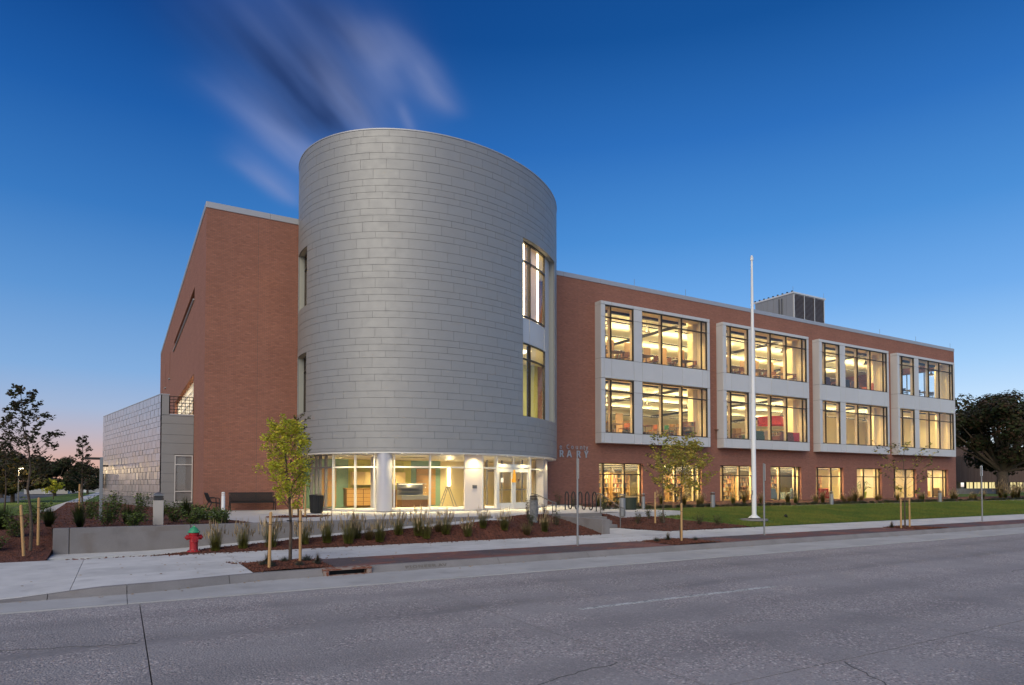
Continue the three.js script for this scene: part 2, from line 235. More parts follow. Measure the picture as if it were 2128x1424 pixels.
// ------------------------------------------------------------------ ground, road, pavements
const PL = 0.08, WK = -0.54, RD = -0.69;
function hexa(x0, z0, x1, z1, yf, th, zf0 = null, zf1 = null) {   // a slab whose top follows yf; front and back edges may follow functions of x
  const n = Math.max(1, Math.ceil((x1 - x0) / 0.8)), P = [], U = [], N = [];
  const tri = (a, b, c) => { const A = new THREE.Vector3(...a), B = new THREE.Vector3(...b), C = new THREE.Vector3(...c), nn = B.clone().sub(A).cross(C.clone().sub(A)).normalize(); for (const q of [a, b, c]) { P.push(...q); N.push(nn.x, nn.y, nn.z); U.push(Math.abs(nn.y) > 0.5 ? q[0] : Math.abs(nn.x) > 0.5 ? q[2] : q[0], Math.abs(nn.y) > 0.5 ? q[2] : q[1]); } };
  const quad = (a, b, c, d) => { tri(a, b, c); tri(a, c, d); };
  for (let i = 0; i < n; i++) {
    const a = lerp(x0, x1, i / n), b = lerp(x0, x1, (i + 1) / n), A0 = zf0 ? zf0(a) : z0, B0 = zf0 ? zf0(b) : z0, A1 = zf1 ? zf1(a) : z1, B1 = zf1 ? zf1(b) : z1;
    const y = (x, z) => (typeof yf === 'function' ? yf(x, z) : yf);
    const a0 = [a, y(a, A0), A0], b0 = [b, y(b, B0), B0], a1 = [a, y(a, A1), A1], b1 = [b, y(b, B1), B1], d = (p) => [p[0], p[1] - th, p[2]];
    quad(a0, a1, b1, b0); quad(a1, d(a1), d(b1), b1); quad(b0, d(b0), d(a0), a0);
    if (i === 0) quad(a0, d(a0), d(a1), a1);
    if (i === n - 1) quad(b1, d(b1), d(b0), b0);
  }
  const g = new THREE.BufferGeometry(); g.setAttribute('position', new THREE.BufferAttribute(new Float32Array(P), 3)); g.setAttribute('normal', new THREE.BufferAttribute(new Float32Array(N), 3)); g.setAttribute('uv', new THREE.BufferAttribute(new Float32Array(U), 2)); return g;
}
struct('ground', sheet([[-700, 300], [700, 300], [700, -700], [-700, -700]], -0.95, 200), M.earth);

// road slabs, worn in the wheel tracks
{
  const road = struct('road', bx(-60, -0.95, 21.6, 130, -0.76, 52), M.seam);
  const wear = (x, z) => { const oil = Math.exp(-Math.pow((z - 24.1) / 0.3, 2)) + Math.exp(-Math.pow((z - 28.15) / 0.35, 2)) + Math.exp(-Math.pow((z - 32.4) / 0.35, 2)); const tr = (c, w) => Math.exp(-Math.pow((z - c) / w, 2)); const t = tr(23.2, 0.35) + tr(25.0, 0.35) + tr(27.3, 0.4) + tr(29.0, 0.38) + tr(31.6, 0.4) + tr(33.3, 0.4); return 1.0 - 0.14 * t - 0.12 * oil * fbm((x + 80) / 60, z / 60, 60, 3, 19) + 0.34 * (fbm((x + 80) / 200, z / 60, 24, 4, 9) - 0.5); };
  const slabGeo = (x0, z0, x1, z1) => {
    const nx = 10, nz = 24, g = new THREE.PlaneGeometry(x1 - x0, z1 - z0, nx, nz); g.rotateX(-Math.PI / 2); g.translate((x0 + x1) / 2, RD, (z0 + z1) / 2);
    const p = g.attributes.position, uv = g.attributes.uv, col = new Float32Array(p.count * 3);
    for (let i = 0; i < p.count; i++) { const x = p.getX(i), z = p.getZ(i), w = wear(x, z); uv.setXY(i, x + 0.7 * Math.floor(z / 8.4), z); col.set([w, w * 0.99, w * 1.0], 3 * i); }
    g.setAttribute('color', new THREE.BufferAttribute(col, 3));
    return merge([g, tint(bx(x0, RD - 0.08, z0, x1, RD - 0.002, z1), 0.8, 0.8, 0.8)]);
  };
  const j = 0.007;
  for (let i = -4; i < 22; i++) for (const [z0, z1] of [[21.9, 30.25], [30.25, 38.6], [38.6, 47]]) {
    if (z0 > 31 && i > 6) continue;
    mesh(road, 'concrete_slab', slabGeo(0.3 + 4.85 * i + j, z0 + j, 0.3 + 4.85 * (i + 1) - j, z1 - j), M.road);
  }
  // tar sealed cracks
  { const r = rng(55), parts = []; for (const [x0, z0, x1, z1] of [[5.4, 33.4, 7.2, 30.3], [-1.8, 24.6, 0.2, 25.2], [2.2, 29.6, 4.9, 29.0], [18, 27.5, 24, 26.6]]) { const n = 24; let px = x0, pz = z0; for (let k = 1; k <= n; k++) { const x = lerp(x0, x1, k / n) + (r() - 0.5) * 0.05, z = lerp(z0, z1, k / n) + (r() - 0.5) * 0.09, l = Math.hypot(x - px, z - pz), g = new THREE.BoxGeometry(l + 0.01, 0.003, 0.008 + 0.009 * r()); g.rotateY(-Math.atan2(z - pz, x - px)); g.translate((x + px) / 2, RD + 0.002, (z + pz) / 2); parts.push(g); px = x; pz = z; } } const c = mesh(road, 'sealed_crack', parts, std({ color: [0.105, 0.1, 0.098], roughness: 0.8 })); c.userData.kind = 'stuff'; }
  // painted lane dash
  const dash = struct('lane_marking', hexa(6.5, 26.1, 11.3, 26.22, RD + 0.005, 0.004), std({ map: tex(256, 1.1, (u, v) => { const k = sst(0.36, 0.58, fbm(u, v, 24, 4, 201)); return lerp(0.24, 0.56, k); }), roughness: 0.8 }));
  dash.userData.label = 'worn white lane dash on the road';
}
// kerb line, with a dropped ramp at its western end
const kerbBack = (x) => (x < -0.2 ? 20.42 : x < 3 ? lerp(20.42, 19.86, sst(-0.2, 3, x)) : x < 14 ? lerp(19.86, 19.76, (x - 3) / 11) : 19.76);
const kerbK = (x) => 0.12 + 0.88 * sst(-2.0, 0.0, x);
const walkY = (x, z) => WK - 0.13 * (1 - kerbK(x)) * sst(15.8, 20.2, z);
{
  const gp = struct('gutter', bx(-40, -0.9, 19.9, 110, -0.78, 21.86), M.seam), JX = [-40, -20, -9, -4.2, 0.12, 5.2, 8.42, 14.25, 20.3, 26.4, 32.5, 38.6, 50, 70, 100];
  for (let i = 0; i < JX.length - 1; i++) mesh(gp, 'concrete_slab', hexa(JX[i] + 0.005, 20, JX[i + 1] - 0.005, 21.87, (x, z) => RD + 0.002 + 0.012 * clamp((z - 20.9)), 0.1, (x) => kerbBack(x) + 0.29), M.gutter);
  const kerb = struct('kerb', bx(-40, -0.95, 19.8, 110, -0.8, 19.95), M.kerb);
  const kx = [-40, -20, -9, -4.2, -1.1, 0.12, 1.95, 3.9, 5.02, 8.42, 11.3, 14.25, 17.3, 20.3, 23.4, 26.4, 29.5, 32.5, 35.5, 38.6, 44.6, 50.6, 60, 75, 100];
  const sect = (x) => { const z = kerbBack(x), y = RD + 0.15 * kerbK(x); return [[z, RD - 0.12], [z, y], [z + 0.012, y + 0.004], [z + 0.13, y + 0.004], [z + 0.152, y - 0.006], [z + 0.165, y - 0.03 * kerbK(x)], [z + 0.275, RD + 0.012], [z + 0.3, RD - 0.02]]; };
  for (let i = 0; i < kx.length - 1; i++) {
    if (kx[i] === 3.9) continue;   // the storm drain
    const a = kx[i] + 0.006, b = kx[i + 1] - 0.006, n = Math.max(2, Math.ceil((b - a) / 0.5)), P = [], U = [];
    const S = Array.from({ length: n + 1 }, (_, q) => { const x = lerp(a, b, q / n); return sect(x).map(([z, y]) => [x, y, z]); });
    let acc = 0; for (let q = 0; q < n; q++) { acc = 0; for (let s = 0; s < 7; s++) { const A = S[q][s], B = S[q + 1][s], C = S[q + 1][s + 1], Dd = S[q][s + 1], w = Math.hypot(A[1] - Dd[1], A[2] - Dd[2]); P.push(...A, ...Dd, ...C, ...A, ...C, ...B); U.push(A[0], acc, Dd[0], acc + w, C[0], acc + w, A[0], acc, C[0], acc + w, B[0], acc); acc += w; } }
    for (const [q, o] of [[0, 0], [n, 1]]) for (let s = 1; s < 7; s++) { const A = S[q][0], B = S[q][s], C = S[q][s + 1]; P.push(...A, ...(o ? [...C, ...B] : [...B, ...C])); U.push(A[2], A[1], B[2], B[1], C[2], C[1]); }
    const g = new THREE.BufferGeometry(); g.setAttribute('position', new THREE.BufferAttribute(new Float32Array(P), 3)); g.setAttribute('uv', new THREE.BufferAttribute(new Float32Array(U), 2)); g.computeVertexNormals();
    mesh(kerb, 'kerb_stone', g, M.kerb);
  }
  const tg = new TextGeometry('PIONEER AV', { font, size: 0.078, depth: 0.004, curveSegments: 3 }); tg.computeBoundingBox(); tg.scale(1.75, 1, 1);
  tg.rotateX(-0.74); tg.translate(5.84, RD + 0.042, kerbBack(6.5) + 0.25);
  const t = mesh(kerb, 'stamped_lettering', tg, M.stamp); t.userData.label = 'street name PIONEER AV stamped in the kerb face';
}
// pavement slabs
{
  const g = struct('sidewalk', hexa(-40, 14.9, 90, 19.8, (x, z) => walkY(x, z) - 0.05, 0.25), M.seam), j = 0.006, r = rng(3);
  const mats = [0, 1, 2].map((i) => { const m = M.walk.clone(); m.color.setRGB(0.95 + 0.05 * i, 0.95 + 0.05 * i, 0.96 + 0.05 * i); return m; });
  const slab = (x0, z0, x1, z1, f1) => mesh(g, 'paving_slab', hexa(x0 + j, z0 + j, x1 - j, z1 - j, walkY, 0.12, null, f1), mats[Math.floor(r() * 3)]);
  for (let x = 2.47; x < 74; x += x < 40 ? 1.52 : 6) for (const [z0, z1] of [[15.0, 16.5], [16.5, 18.0]]) slab(x, z0, x + (x < 40 ? 1.52 : 6), z1);
  const wx = [-30, -16, -9, -4, -0.78, 2.47], wz = [14.9, 17.3, 18.75];
  for (let i = 0; i < 5; i++) { for (let k = 0; k < 2; k++) slab(wx[i], wz[k], wx[i + 1], wz[k + 1]); slab(wx[i], wz[2], wx[i + 1], 20.4, (x) => kerbBack(x) - 0.006); }
  // walk from the steps to the pavement, and the walk in front of the retaining wall
  for (const [z0, z1] of [[12.5, 13.75], [13.75, 14.99]]) mesh(g, 'paving_slab', hexa(16.12, z0 + j, 18.62 + (z0 > 13 ? 0.3 : 0), z1 - j, WK, 0.12), mats[1]);
}
// clay pavers between the tree pits
const PITS = [[2.49, 4.22], [15.0, 17.0], [28.9, 31.0]];
{
  const base = struct('paver_strip', hexa(2.47, 18, 90, 19.8, (x) => WK - 0.03, 0.2, null, (x) => kerbBack(x) - 0.004), std({ color: [0.11, 0.085, 0.08], roughness: 0.95 }));
  const geo = bx(-0.098, -0.06, -0.048, 0.098, 0, 0.048), r = rng(21), cols = [[0.20, 0.085, 0.072], [0.155, 0.075, 0.07], [0.125, 0.085, 0.09], [0.10, 0.075, 0.082], [0.24, 0.10, 0.08]];
  const map = tex(256, 0.31, (u, v) => { const k = 0.72 + 0.56 * fbm(u, v, 20, 4, 151); return [k, k, k]; }), mats = cols.map((c) => std({ color: c, map, roughness: 0.88 }));
  const all = [];
  for (const [a, b] of [[4.24, 14.98], [17.02, 28.88], [31.02, 40]]) {
    for (let row = 0, z = 18.05; z < 19.78; row++, z += 0.1) for (let x = a + 0.1 + (row % 2) * 0.1; x < b - 0.1; x += 0.2) { if (z + 0.05 > kerbBack(x)) continue; const patch = fbm(x / 40, z / 40, 40, 3, 5), k = clamp(Math.floor((patch - 0.28) * 9 + r() * 1.6 - 0.4), 0, 4); all.push({ x, z, k: [3, 2, 1, 0, 4][k], y: WK + (r() - 0.5) * 0.003, t: (r() - 0.5) * 0.02, d: (x - 0) ** 2 + (z - 35) ** 2 }); }
  }
  all.sort((p, q) => p.d - q.d);
  all.slice(0, 296).forEach((p) => { const m = mesh(base, 'paver', geo, mats[p.k]); m.position.set(p.x, p.y, p.z); m.rotation.y = p.t; });
  const rest = all.slice(296).map((p) => tint(geo.clone().translate(p.x, p.y, p.z), ...cols[p.k])), f = mesh(base, 'paver_field', rest, std({ vertexColors: true, map, roughness: 0.88 })); f.userData.kind = 'stuff';
  const far = [[40, 90]]; for (const [a, b] of far) mesh(base, 'paver_field', hexa(a, 18.01, b, 19.7, WK - 0.002, 0.02), mats[1]).userData.kind = 'stuff';
}
const chips = [];   // spots for loose bark chips
const R0 = rng(77);
function mulchOver(poly, yf, n) { const xs = poly.map((p) => p[0]), zs = poly.map((p) => p[1]), inside = (x, z) => { let c = false; for (let i = 0, j = poly.length - 1; i < poly.length; j = i++) if ((poly[i][1] > z) !== (poly[j][1] > z) && x < ((poly[j][0] - poly[i][0]) * (z - poly[i][1])) / (poly[j][1] - poly[i][1]) + poly[i][0]) c = !c; return c; }; for (let i = 0; i < n; i++) { const x = lerp(Math.min(...xs), Math.max(...xs), R0()), z = lerp(Math.min(...zs), Math.max(...zs), R0()); if (inside(x, z)) chips.push([x, (typeof yf === 'function' ? yf(x, z) : yf) + 0.006, z]); } }
const rampY = (x) => (x < 1 ? -0.55 : Math.min(PL + 0.005, -0.55 + 0.0585 * (x - 1)));
const noiseY = (x, z) => 0.05 * (fbm((x + 90) / 64, (z + 90) / 64, 64, 3, 3) - 0.5);
const bedY = (x, z) => { const zb = x < 12 ? 14.25 : lerp(14.25, 11.2, clamp((x - 12) / 3)), yb = x < 12 ? rampY(x) + 0.03 : 0.06, t = clamp((15 - z) / (15 - zb)); return lerp(-0.53, yb, Math.pow(t, 0.8)) + noiseY(x, z) * Math.min(1, 3 * t); };
const rightY = (x, z) => (z > 15 ? WK : z > 8 ? lerp(WK + 0.02, -0.02, Math.pow((15 - z) / 7, 0.9)) : lerp(-0.02, 0.07, (8 - z) / 8));
const rightBedY = (x, z) => lerp(z > 12.4 ? WK + 0.012 : lerp(PL - 0.02, WK + 0.012, sst(11.0, 12.5, z)), rightY(x, z) + 0.03 + noiseY(x, z), sst(18.6, 20.2, x)) - 0.02 * sst(14.6, 15, z);
const leftY = (x, z) => { const up = sst(14.9, 9.5, z) * sst(-7.5, -2.5, x); return lerp(-0.545, 0.06, up) + noiseY(x, z) * sst(15, 14, z); };
const sideY = -0.6;
{
  const plaza = struct('plaza', sheet([[3.3, 0.02], [23.9, 0.02], [23.9, 2.5], [20.9, 7.7], [19.95, 10.9], [18.5, 11.0], [15.9, 11.0], [14.2, 11.4], [12.0, 13.19], [-1.2, 13.19], [-1.2, 12.6], [3.8, 12.6], [3.4, 10.2], [2.6, 7.5], [3.2, 3]], PL, 3), M.plaza);
  mesh(plaza, 'paving_slab', bx(3.35, -0.6, 0.0, 23.8, PL - 0.03, 10.95), M.plaza);
  struct('ramp', hexa(-1.6, 13.2, 12.02, 14.3, rampY, 0.3), M.walk);
  const BED = [[0.7, 14.97], [2.2, 14.27], [12.0, 14.27], [12.1, 13.15], [14.2, 11.38], [15.72, 10.98], [15.72, 14.99]];
  struct('mulch_bed', sheet(BED, bedY, 0.5, 0.3), M.mulch); mulchOver(BED, bedY, 9000);
  const RB = [[18.64, 11.05], [18.64, 12.4], [18.95, 14.99], [24.0, 14.99], [22.6, 12.9], [21.9, 10.2], [21.5, 7.75], [20.9, 7.7], [19.97, 10.92]];
  struct('mulch_bed', sheet(RB, rightBedY, 0.6, 0.4), M.mulch); mulchOver(RB, rightBedY, 5000);
  const LB = [[-1.58, 12.95], [-1.2, 12.6], [3.8, 12.6], [3.4, 10.2], [2.6, 7.5], [3.2, 3], [3.4, 0.02], [3.4, -5.1], [1.8, -5.1], [-1.1, -20.6], [-3.2, -20], [-2.6, 0], [-2.2, 6]];
  struct('mulch_bed', sheet(LB, () => PL + 0.03, 1.2, 0.4), M.mulch); mulchOver(LB, PL + 0.03, 5000);
  const LS = [[-1.6, 14.88], [-12, 14.88], [-12, 6], [-6, -4], [-2.6, -4], [-2.2, 6], [-1.58, 12.95]];
  struct('mulch_bed', sheet(LS, leftY, 0.8, 0.3), M.mulch); mulchOver(LS, leftY, 6000);
  for (const [a, b] of PITS) { const P = [[a, 18.03], [b, 18.03], [b, kerbBack(b) - 0.01], [a, kerbBack(a) - 0.01]], f = (x, z) => WK + 0.03 * Math.sin(clamp((x - a) / (b - a)) * Math.PI) + 0.4 * noiseY(x, z); struct('mulch_bed', sheet(P, f, 0.25), M.mulch); mulchOver(P, f, 1500); }
  const TP = Array.from({ length: 20 }, (_, i) => [6.05 + 1.25 * Math.cos(i * Math.PI / 10), 8.2 + 0.75 * Math.sin(i * Math.PI / 10)]);
  struct('mulch_bed', sheet(TP, PL + 0.012, 0.4), M.mulch); mulchOver(TP, PL + 0.015, 1200);
  for (let i = 0; i < 420; i++) { const q = R0(); if (q < 0.5) { const x = lerp(1, 15.6, R0()); chips.push([x, WK + 0.006, 15.0 + 0.5 * R0() * R0()]); } else if (q < 0.7) chips.push([lerp(2.2, 4.6, R0()), WK + 0.006, 18.0 - 0.4 * R0() * R0()]); else if (q < 0.85) chips.push([lerp(-1.2, 1.5, R0()), WK + 0.006, 14.9 + 0.2 * R0()]); else chips.push([lerp(19, 24, R0()), WK + 0.006, 15.0 + 0.4 * R0() * R0()]); }
  const chipGeo = bx(-0.028, -0.004, -0.009, 0.028, 0.005, 0.009), im = new THREE.InstancedMesh(chipGeo, std({ color: [1, 1, 1], roughness: 0.95 }), chips.length), q = new THREE.Object3D(), cc = new THREE.Color();
  chips.forEach((c, i) => { q.position.set(...c); q.rotation.set((R0() - 0.5) * 1.1, R0() * 6.28, (R0() - 0.5) * 0.9); q.scale.setScalar(0.6 + R0() * 0.9); q.updateMatrix(); im.setMatrixAt(i, q.matrix); const k = 0.4 + 1.1 * R0(); im.setColorAt(i, cc.setRGB(0.13 * k, 0.045 * k, 0.027 * k)); });
  im.name = 'bark_chips'; im.userData.kind = 'stuff'; im.userData.label = 'loose bark chips over the mulch beds'; im.castShadow = im.receiveShadow = true; scene.add(im);
  // lawn to the right
  const LAWN = [[24.0, 14.99], [22.6, 12.9], [21.9, 10.2], [21.5, 7.95], [90, 7.95], [90, 14.99]];
  struct('lawn', sheet(LAWN, (x, z) => rightY(x, z) + 0.02, 1.4, 0.3), M.turf);
  struct('mow_strip', hexa(21.0, 7.6, 90, 7.93, () => 0.02, 0.1), M.walk);
  struct('planting_bed', sheet([[23.9, 0.0], [90, 0.0], [90, 7.58], [21, 7.58], [23.9, 2.5]], (x, z) => rightY(x, z) + 0.03, 2), M.mulch);
  const bl = new THREE.BufferGeometry(), bp = []; for (let k = 0; k < 5; k++) { const a = k * 1.26, w = 0.006, h = 0.05 + 0.012 * (k % 3), c = Math.cos(a), s = Math.sin(a), ox = 0.02 * Math.cos(a * 2.3), oz = 0.02 * Math.sin(a * 2.3); bp.push(ox - w * s, 0, oz + w * c, ox + w * s, 0, oz - w * c, ox + 0.025 * c, h, oz + 0.025 * s); } bl.setAttribute('position', new THREE.BufferAttribute(new Float32Array(bp), 3)); bl.computeVertexNormals();
  const spots = []; while (spots.length < 70000) { const u = R0(), x = 21.5 + 40 * u * u + R0() * 8, z = lerp(7.95, 15, R0()); if (x < 21.5 + (z - 7.95) * 0.36) continue; if (Math.hypot(x - 26.1, (z - 13.5)) < 0.9) continue; spots.push([x, rightY(x, z) + 0.015, z]); }
  const gi = new THREE.InstancedMesh(bl, std({ color: [1, 1, 1], roughness: 0.8, side: THREE.DoubleSide }), spots.length);
  spots.forEach((c, i) => { q.position.set(...c); q.rotation.set(0, R0() * 6.28, 0); q.scale.setScalar(0.8 + R0() * 0.8); q.updateMatrix(); gi.setMatrixAt(i, q.matrix); const mac = fbm((c[0] + 10) / 80, (c[2] + 10) / 80, 60, 3, 6), k = (0.5 + 0.6 * R0()) * (0.75 + 0.5 * mac); gi.setColorAt(i, cc.setRGB(lerp(0.10, 0.22, clamp(0.6 * R0() + 0.9 * (mac - 0.3))) * k, 0.2 * k, 0.03 * k)); });
  gi.name = 'grass'; gi.userData.kind = 'stuff'; gi.userData.label = 'mown green grass of the lawn'; gi.castShadow = gi.receiveShadow = true; scene.add(gi);
  // side street to the west
  struct('side_street', hexa(-24, -180, -7.4, 14.6, sideY - 0.02, 0.2), M.asphalt);
  struct('kerb', bx(-7.4, -0.8, -160, -7.22, sideY + 0.1, 6), M.kerb);
  struct('verge', sheet([[-7.2, 14.8], [-7.2, -160], [-4.9, -160], [-4.9, -4], [-6, 6], [-12, 6.2], [-12, 14.8]], -0.5, 8), M.turf);
  struct('path', hexa(-4.9, -160, -3.3, -3.5, -0.47, 0.2), M.walk);
  struct('verge', sheet([[-3.3, -3.5], [-3.3, -160], [2.5, -160], [2.5, -44], [-1.2, -21], [-2.6, -4]], -0.46, 8), M.turf);
  struct('verge', sheet([[-24, 14], [-24, -200], [-140, -200], [-140, 14]], -0.55, 30), M.turf);
  struct('verge', sheet([[73, 7], [73, -140], [190, -140], [190, 7]], -0.06, 30), M.turf);
  // fallen leaves on the pavement, the mulch and in the gutter
  const lg = new THREE.BufferGeometry(); lg.setAttribute('position', new THREE.BufferAttribute(new Float32Array([-0.03, 0, 0, 0, 0.006, 0.02, 0, 0, -0.02, 0, 0.006, 0.02, 0.035, 0.004, 0, 0, 0, -0.02]), 3)); lg.computeVertexNormals();
  const fl = new THREE.InstancedMesh(lg, std({ color: [1, 1, 1], roughness: 0.9, side: THREE.DoubleSide }), 520);
  for (let i = 0; i < 520; i++) { const m = i % 4, x = m === 0 ? 3.5 + 2.2 * (R0() + R0() - 1) * 1.6 : m === 1 ? 16 + 3 * (R0() + R0() - 1) : lerp(-4, 34, R0()), z = m < 2 ? 18.3 + 2.4 * (R0() + R0() - 1) : m === 2 ? kerbBack(x) + 0.34 + 0.3 * R0() * R0() : lerp(15, 19.6, R0()), gut = z > kerbBack(x) - 0.05, y = gut ? (z > kerbBack(x) + 0.28 ? RD + 0.012 : WK + 0.012) : walkY(x, z) + 0.01; q.position.set(x, Math.max(y, RD + 0.01), z); q.rotation.set(0, R0() * 6.28, (R0() - 0.5) * 0.3); q.scale.setScalar(0.6 + 0.7 * R0()); q.updateMatrix(); fl.setMatrixAt(i, q.matrix); const k = 0.5 + 0.9 * R0(); fl.setColorAt(i, cc.setRGB(0.34 * k, 0.2 * k, 0.06 * k)); }
  fl.name = 'fallen_leaves'; fl.userData.kind = 'stuff'; fl.userData.label = 'dry fallen leaves on the pavement and in the gutter'; fl.castShadow = fl.receiveShadow = true; scene.add(fl);
}

// ------------------------------------------------------------------ the library
const LB0 = new THREE.Vector3(38, 0, -20);
const lib = thing('library_building', 'three storey red brick library with a grey metal drum tower and lit window bays', 'library', [38, 0, -20]);
lib.userData.lift = LB0.clone().negate();
const P = (name, geo, mat, parent = lib) => mesh(parent, name, geo, mat);
const L0 = 3.4, R1 = 72.6, ROOF = 15.1, BACK = -43;
function wallShape(x0, y0, x1, y1, holes) { const s = new THREE.Shape([[x0, y0], [x1, y0], [x1, y1], [x0, y1]].map((p) => new THREE.Vector2(...p))); for (const h of holes) { const q = h.length === 4 && typeof h[0] === 'number' ? [[h[0], h[1]], [h[0], h[3]], [h[2], h[3]], [h[2], h[1]]] : h; s.holes.push(new THREE.Path(q.map((p) => new THREE.Vector2(...p)))); } return s; }
const extr = (s, d) => new THREE.ExtrudeGeometry(s, { depth: d, bevelEnabled: false, curveSegments: 1 });
const GW = Array.from({ length: 8 }, (_, i) => 27.3 + 5.715 * i), BAY = Array.from({ length: 4 }, (_, i) => 27.0 + 11.43 * i);
{
  const holes = [...GW.map((x) => [x, 0.06, x + 3.8, 2.79]), ...BAY.map((x) => [x + 0.2, 4.3, x + 9.86, 13.3]), [8.1, -0.3, 22.4, 2.86]];
  P('front_wall', extr(wallShape(L0, -0.5, R1, 14.8, holes), 0.4).translate(0, 0, -0.4), M.brick);
  const side = (x, holes) => { const g = extr(wallShape(BACK, -0.5, -0.4, 14.8, holes), 0.4); g.rotateY(-Math.PI / 2); g.translate(x, 0, 0); return g; };
  P('side_wall', side(L0 + 0.4, [[-22.6, 11.72, -5.72, 12.39], [-20.8, 5.2, -5.6, 7.5], [-27.5, 10.2, -26.9, 12.42], [-33.5, 10.25, -32.9, 12.38]]), M.brick);
  P('side_wall', side(R1, [[-8.2, 9.9, -1.0, 13.1]]), M.brick);
  P('back_wall', bx(L0, -0.5, BACK - 0.4, R1, 14.8, BACK), M.brick);
  const cp = (x0, z0, x1, z1, n, ax) => { for (let i = 0; i < n; i++) { const a = i / n, b = (i + 1) / n; P('coping', ax === 'x' ? rbx(lerp(x0, x1, a) + 0.005, 14.8, z0, lerp(x0, x1, b) - 0.005, ROOF, z1, 0.015) : rbx(x0, 14.8, lerp(z0, z1, a) + 0.005, x1, ROOF, lerp(z0, z1, b) - 0.005, 0.015), M.coping); } };
  cp(L0 - 0.03, -0.45, R1 + 0.03, 0.035, 23, 'x'); cp(L0 - 0.03, BACK, L0 + 0.45, -0.46, 14, 'z'); cp(R1 - 0.45, BACK, R1 + 0.03, -0.46, 14, 'z');
  P('roof', bx(L0 + 0.41, 14.2, BACK, R1 - 0.41, 14.4, -0.41), M.coping);
  // floors, ceilings, inner walls of the reading rooms
  for (const [y0, y1] of [[-0.3, 0.05], [4.25, 4.6], [9.15, 9.5]]) P('floor', bx(22.6, y0, -18, R1 - 0.41, y1, -0.405), M.carpet);
  for (const y of [2.95, 8.85, 13.75]) P('ceiling', bx(22.6, y, -18, R1 - 0.41, y + 0.15, -0.41), M.ceiling);
  for (const [y0, y1] of [[0.05, 3.75], [4.6, 8.85], [9.5, 13.75]]) { P('inner_wall', bx(22.6, y0, -18.2, R1 - 0.41, y1, -18.01), M.plaster); P('inner_wall', bx(22.41, y0, -18, 22.59, y1, -0.41), M.plaster); }
  P('inner_wall', bx(72.05, 0.05, -18, 72.185, 8.84, -0.42), M.cream); P('inner_wall', bx(62.4, 4.6, -9.2, 72.04, 8.84, -9.05), M.cream);
  P('inner_wall', bx(56.0, 0.05, -5.2, 72.04, 2.94, -5.05), M.cream); P('inner_wall', bx(55.9, 0.05, -5.0, 56.0, 2.94, -0.9), M.cream);
  for (const [x, z0, z1, y0, y1] of [[72.4, -8.2, -1, 9.9, 13.1]]) { P('window_pane', bx(x - 0.01, y0, z0, x + 0.01, y1, z1), M.glass); for (let k = 0; k <= 4; k++) P('mullion', bx(x - 0.05, y0, lerp(z0, z1 - 0.06, k / 4), x + 0.06, y1, lerp(z0, z1 - 0.06, k / 4) + 0.06), M.bronze); }
  // west side: slit window, lit window under it, two narrow ones
  P('window_pane', bx(3.66, 11.72, -22.6, 3.68, 12.39, -5.72), M.glass);
  P('window_pane', bx(3.66, 5.2, -20.8, 3.68, 7.5, -5.6), M.glass);
  for (let z = -20.8; z < -5.6; z += 1.26) P('mullion', bx(3.6, 5.2, z, 3.72, 7.5, z + 0.05), M.alu);
  for (const y of [5.75, 6.35, 6.95]) P('transom', bx(3.61, y, -20.8, 3.71, y + 0.05, -5.6), M.alu);
  P('sill', bx(3.32, 11.66, -22.6, 3.6, 11.715, -5.72), M.coping);
  for (const z of [-27.5, -33.5]) { P('window_pane', bx(3.66, 10.2, z, 3.68, 12.4, z + 0.6), M.glass); P('sill', bx(3.28, 10.13, z - 0.04, 3.62, 10.195, z + 0.64), M.coping); }
  // the west rooms behind those windows
  for (const [y0, y1] of [[4.25, 4.6], [9.15, 9.5]]) P('floor', bx(L0 + 0.41, y0, BACK + 0.01, 22.4, y1, -0.41), M.carpet);
  P('ceiling', bx(L0 + 0.41, 13.75, BACK + 0.01, 22.4, 13.9, -0.41), M.ceiling); P('ceiling', bx(L0 + 0.41, 8.85, BACK + 0.01, 22.4, 9.0, -0.41), M.ceiling);
  P('inner_wall', bx(8.6, 4.6, -24, 8.75, 8.85, -0.42), M.white); P('inner_wall', bx(7.6, 9.5, BACK + 0.01, 7.75, 13.75, -0.42), M.plaster);
  P('inner_wall', bx(3.82, 4.6, -24.2, 8.59, 8.85, -24.05), M.plaster);
  // plant room on the roof
  const pr = P('roof_plant_room', bx(51.5, 14.4, -7.1, 55.96, 18.42, -3.0), M.coping);
  P('roof_edge', bx(51.42, 18.42, -7.2, 56.04, 18.56, -2.9), M.alu, pr);
  for (const x of [51.56, 52.98, 54.44, 55.84]) P('post', bx(x, 14.5, -2.995, x + 0.07, 18.415, -2.94), M.alu, pr);
  const lou = std({ color: [0.075, 0.05, 0.05], roughness: 0.6 });
  for (let k = 0; k < 3; k++) { const x0 = [51.64, 53.06, 54.52][k], x1 = [52.97, 54.43, 55.83][k]; const sl = []; for (let y = 15.0; y < 18.3; y += 0.11) sl.push(bar([x0, y, -2.97], [x1, y, -2.97], 0.035, 4)); P('louvre', sl, lou, pr); }
  for (let k = 0; k < 6; k++) { const z = -7.08 + 0.68 * k; P('metal_panel', bx(51.47, 14.5, z + 0.01, 51.498, 18.4, z + 0.67), M.zinc[k % 4], pr); }
  P('pipe', [bar([51.4, 15.2, -4.1], [51.4, 18.2, -4.1], 0.03), bar([51.4, 15.2, -4.4], [51.4, 18.2, -4.4], 0.03), bar([51.4, 16.6, -4.4], [51.4, 17.0, -6.2], 0.025)], M.black, pr);
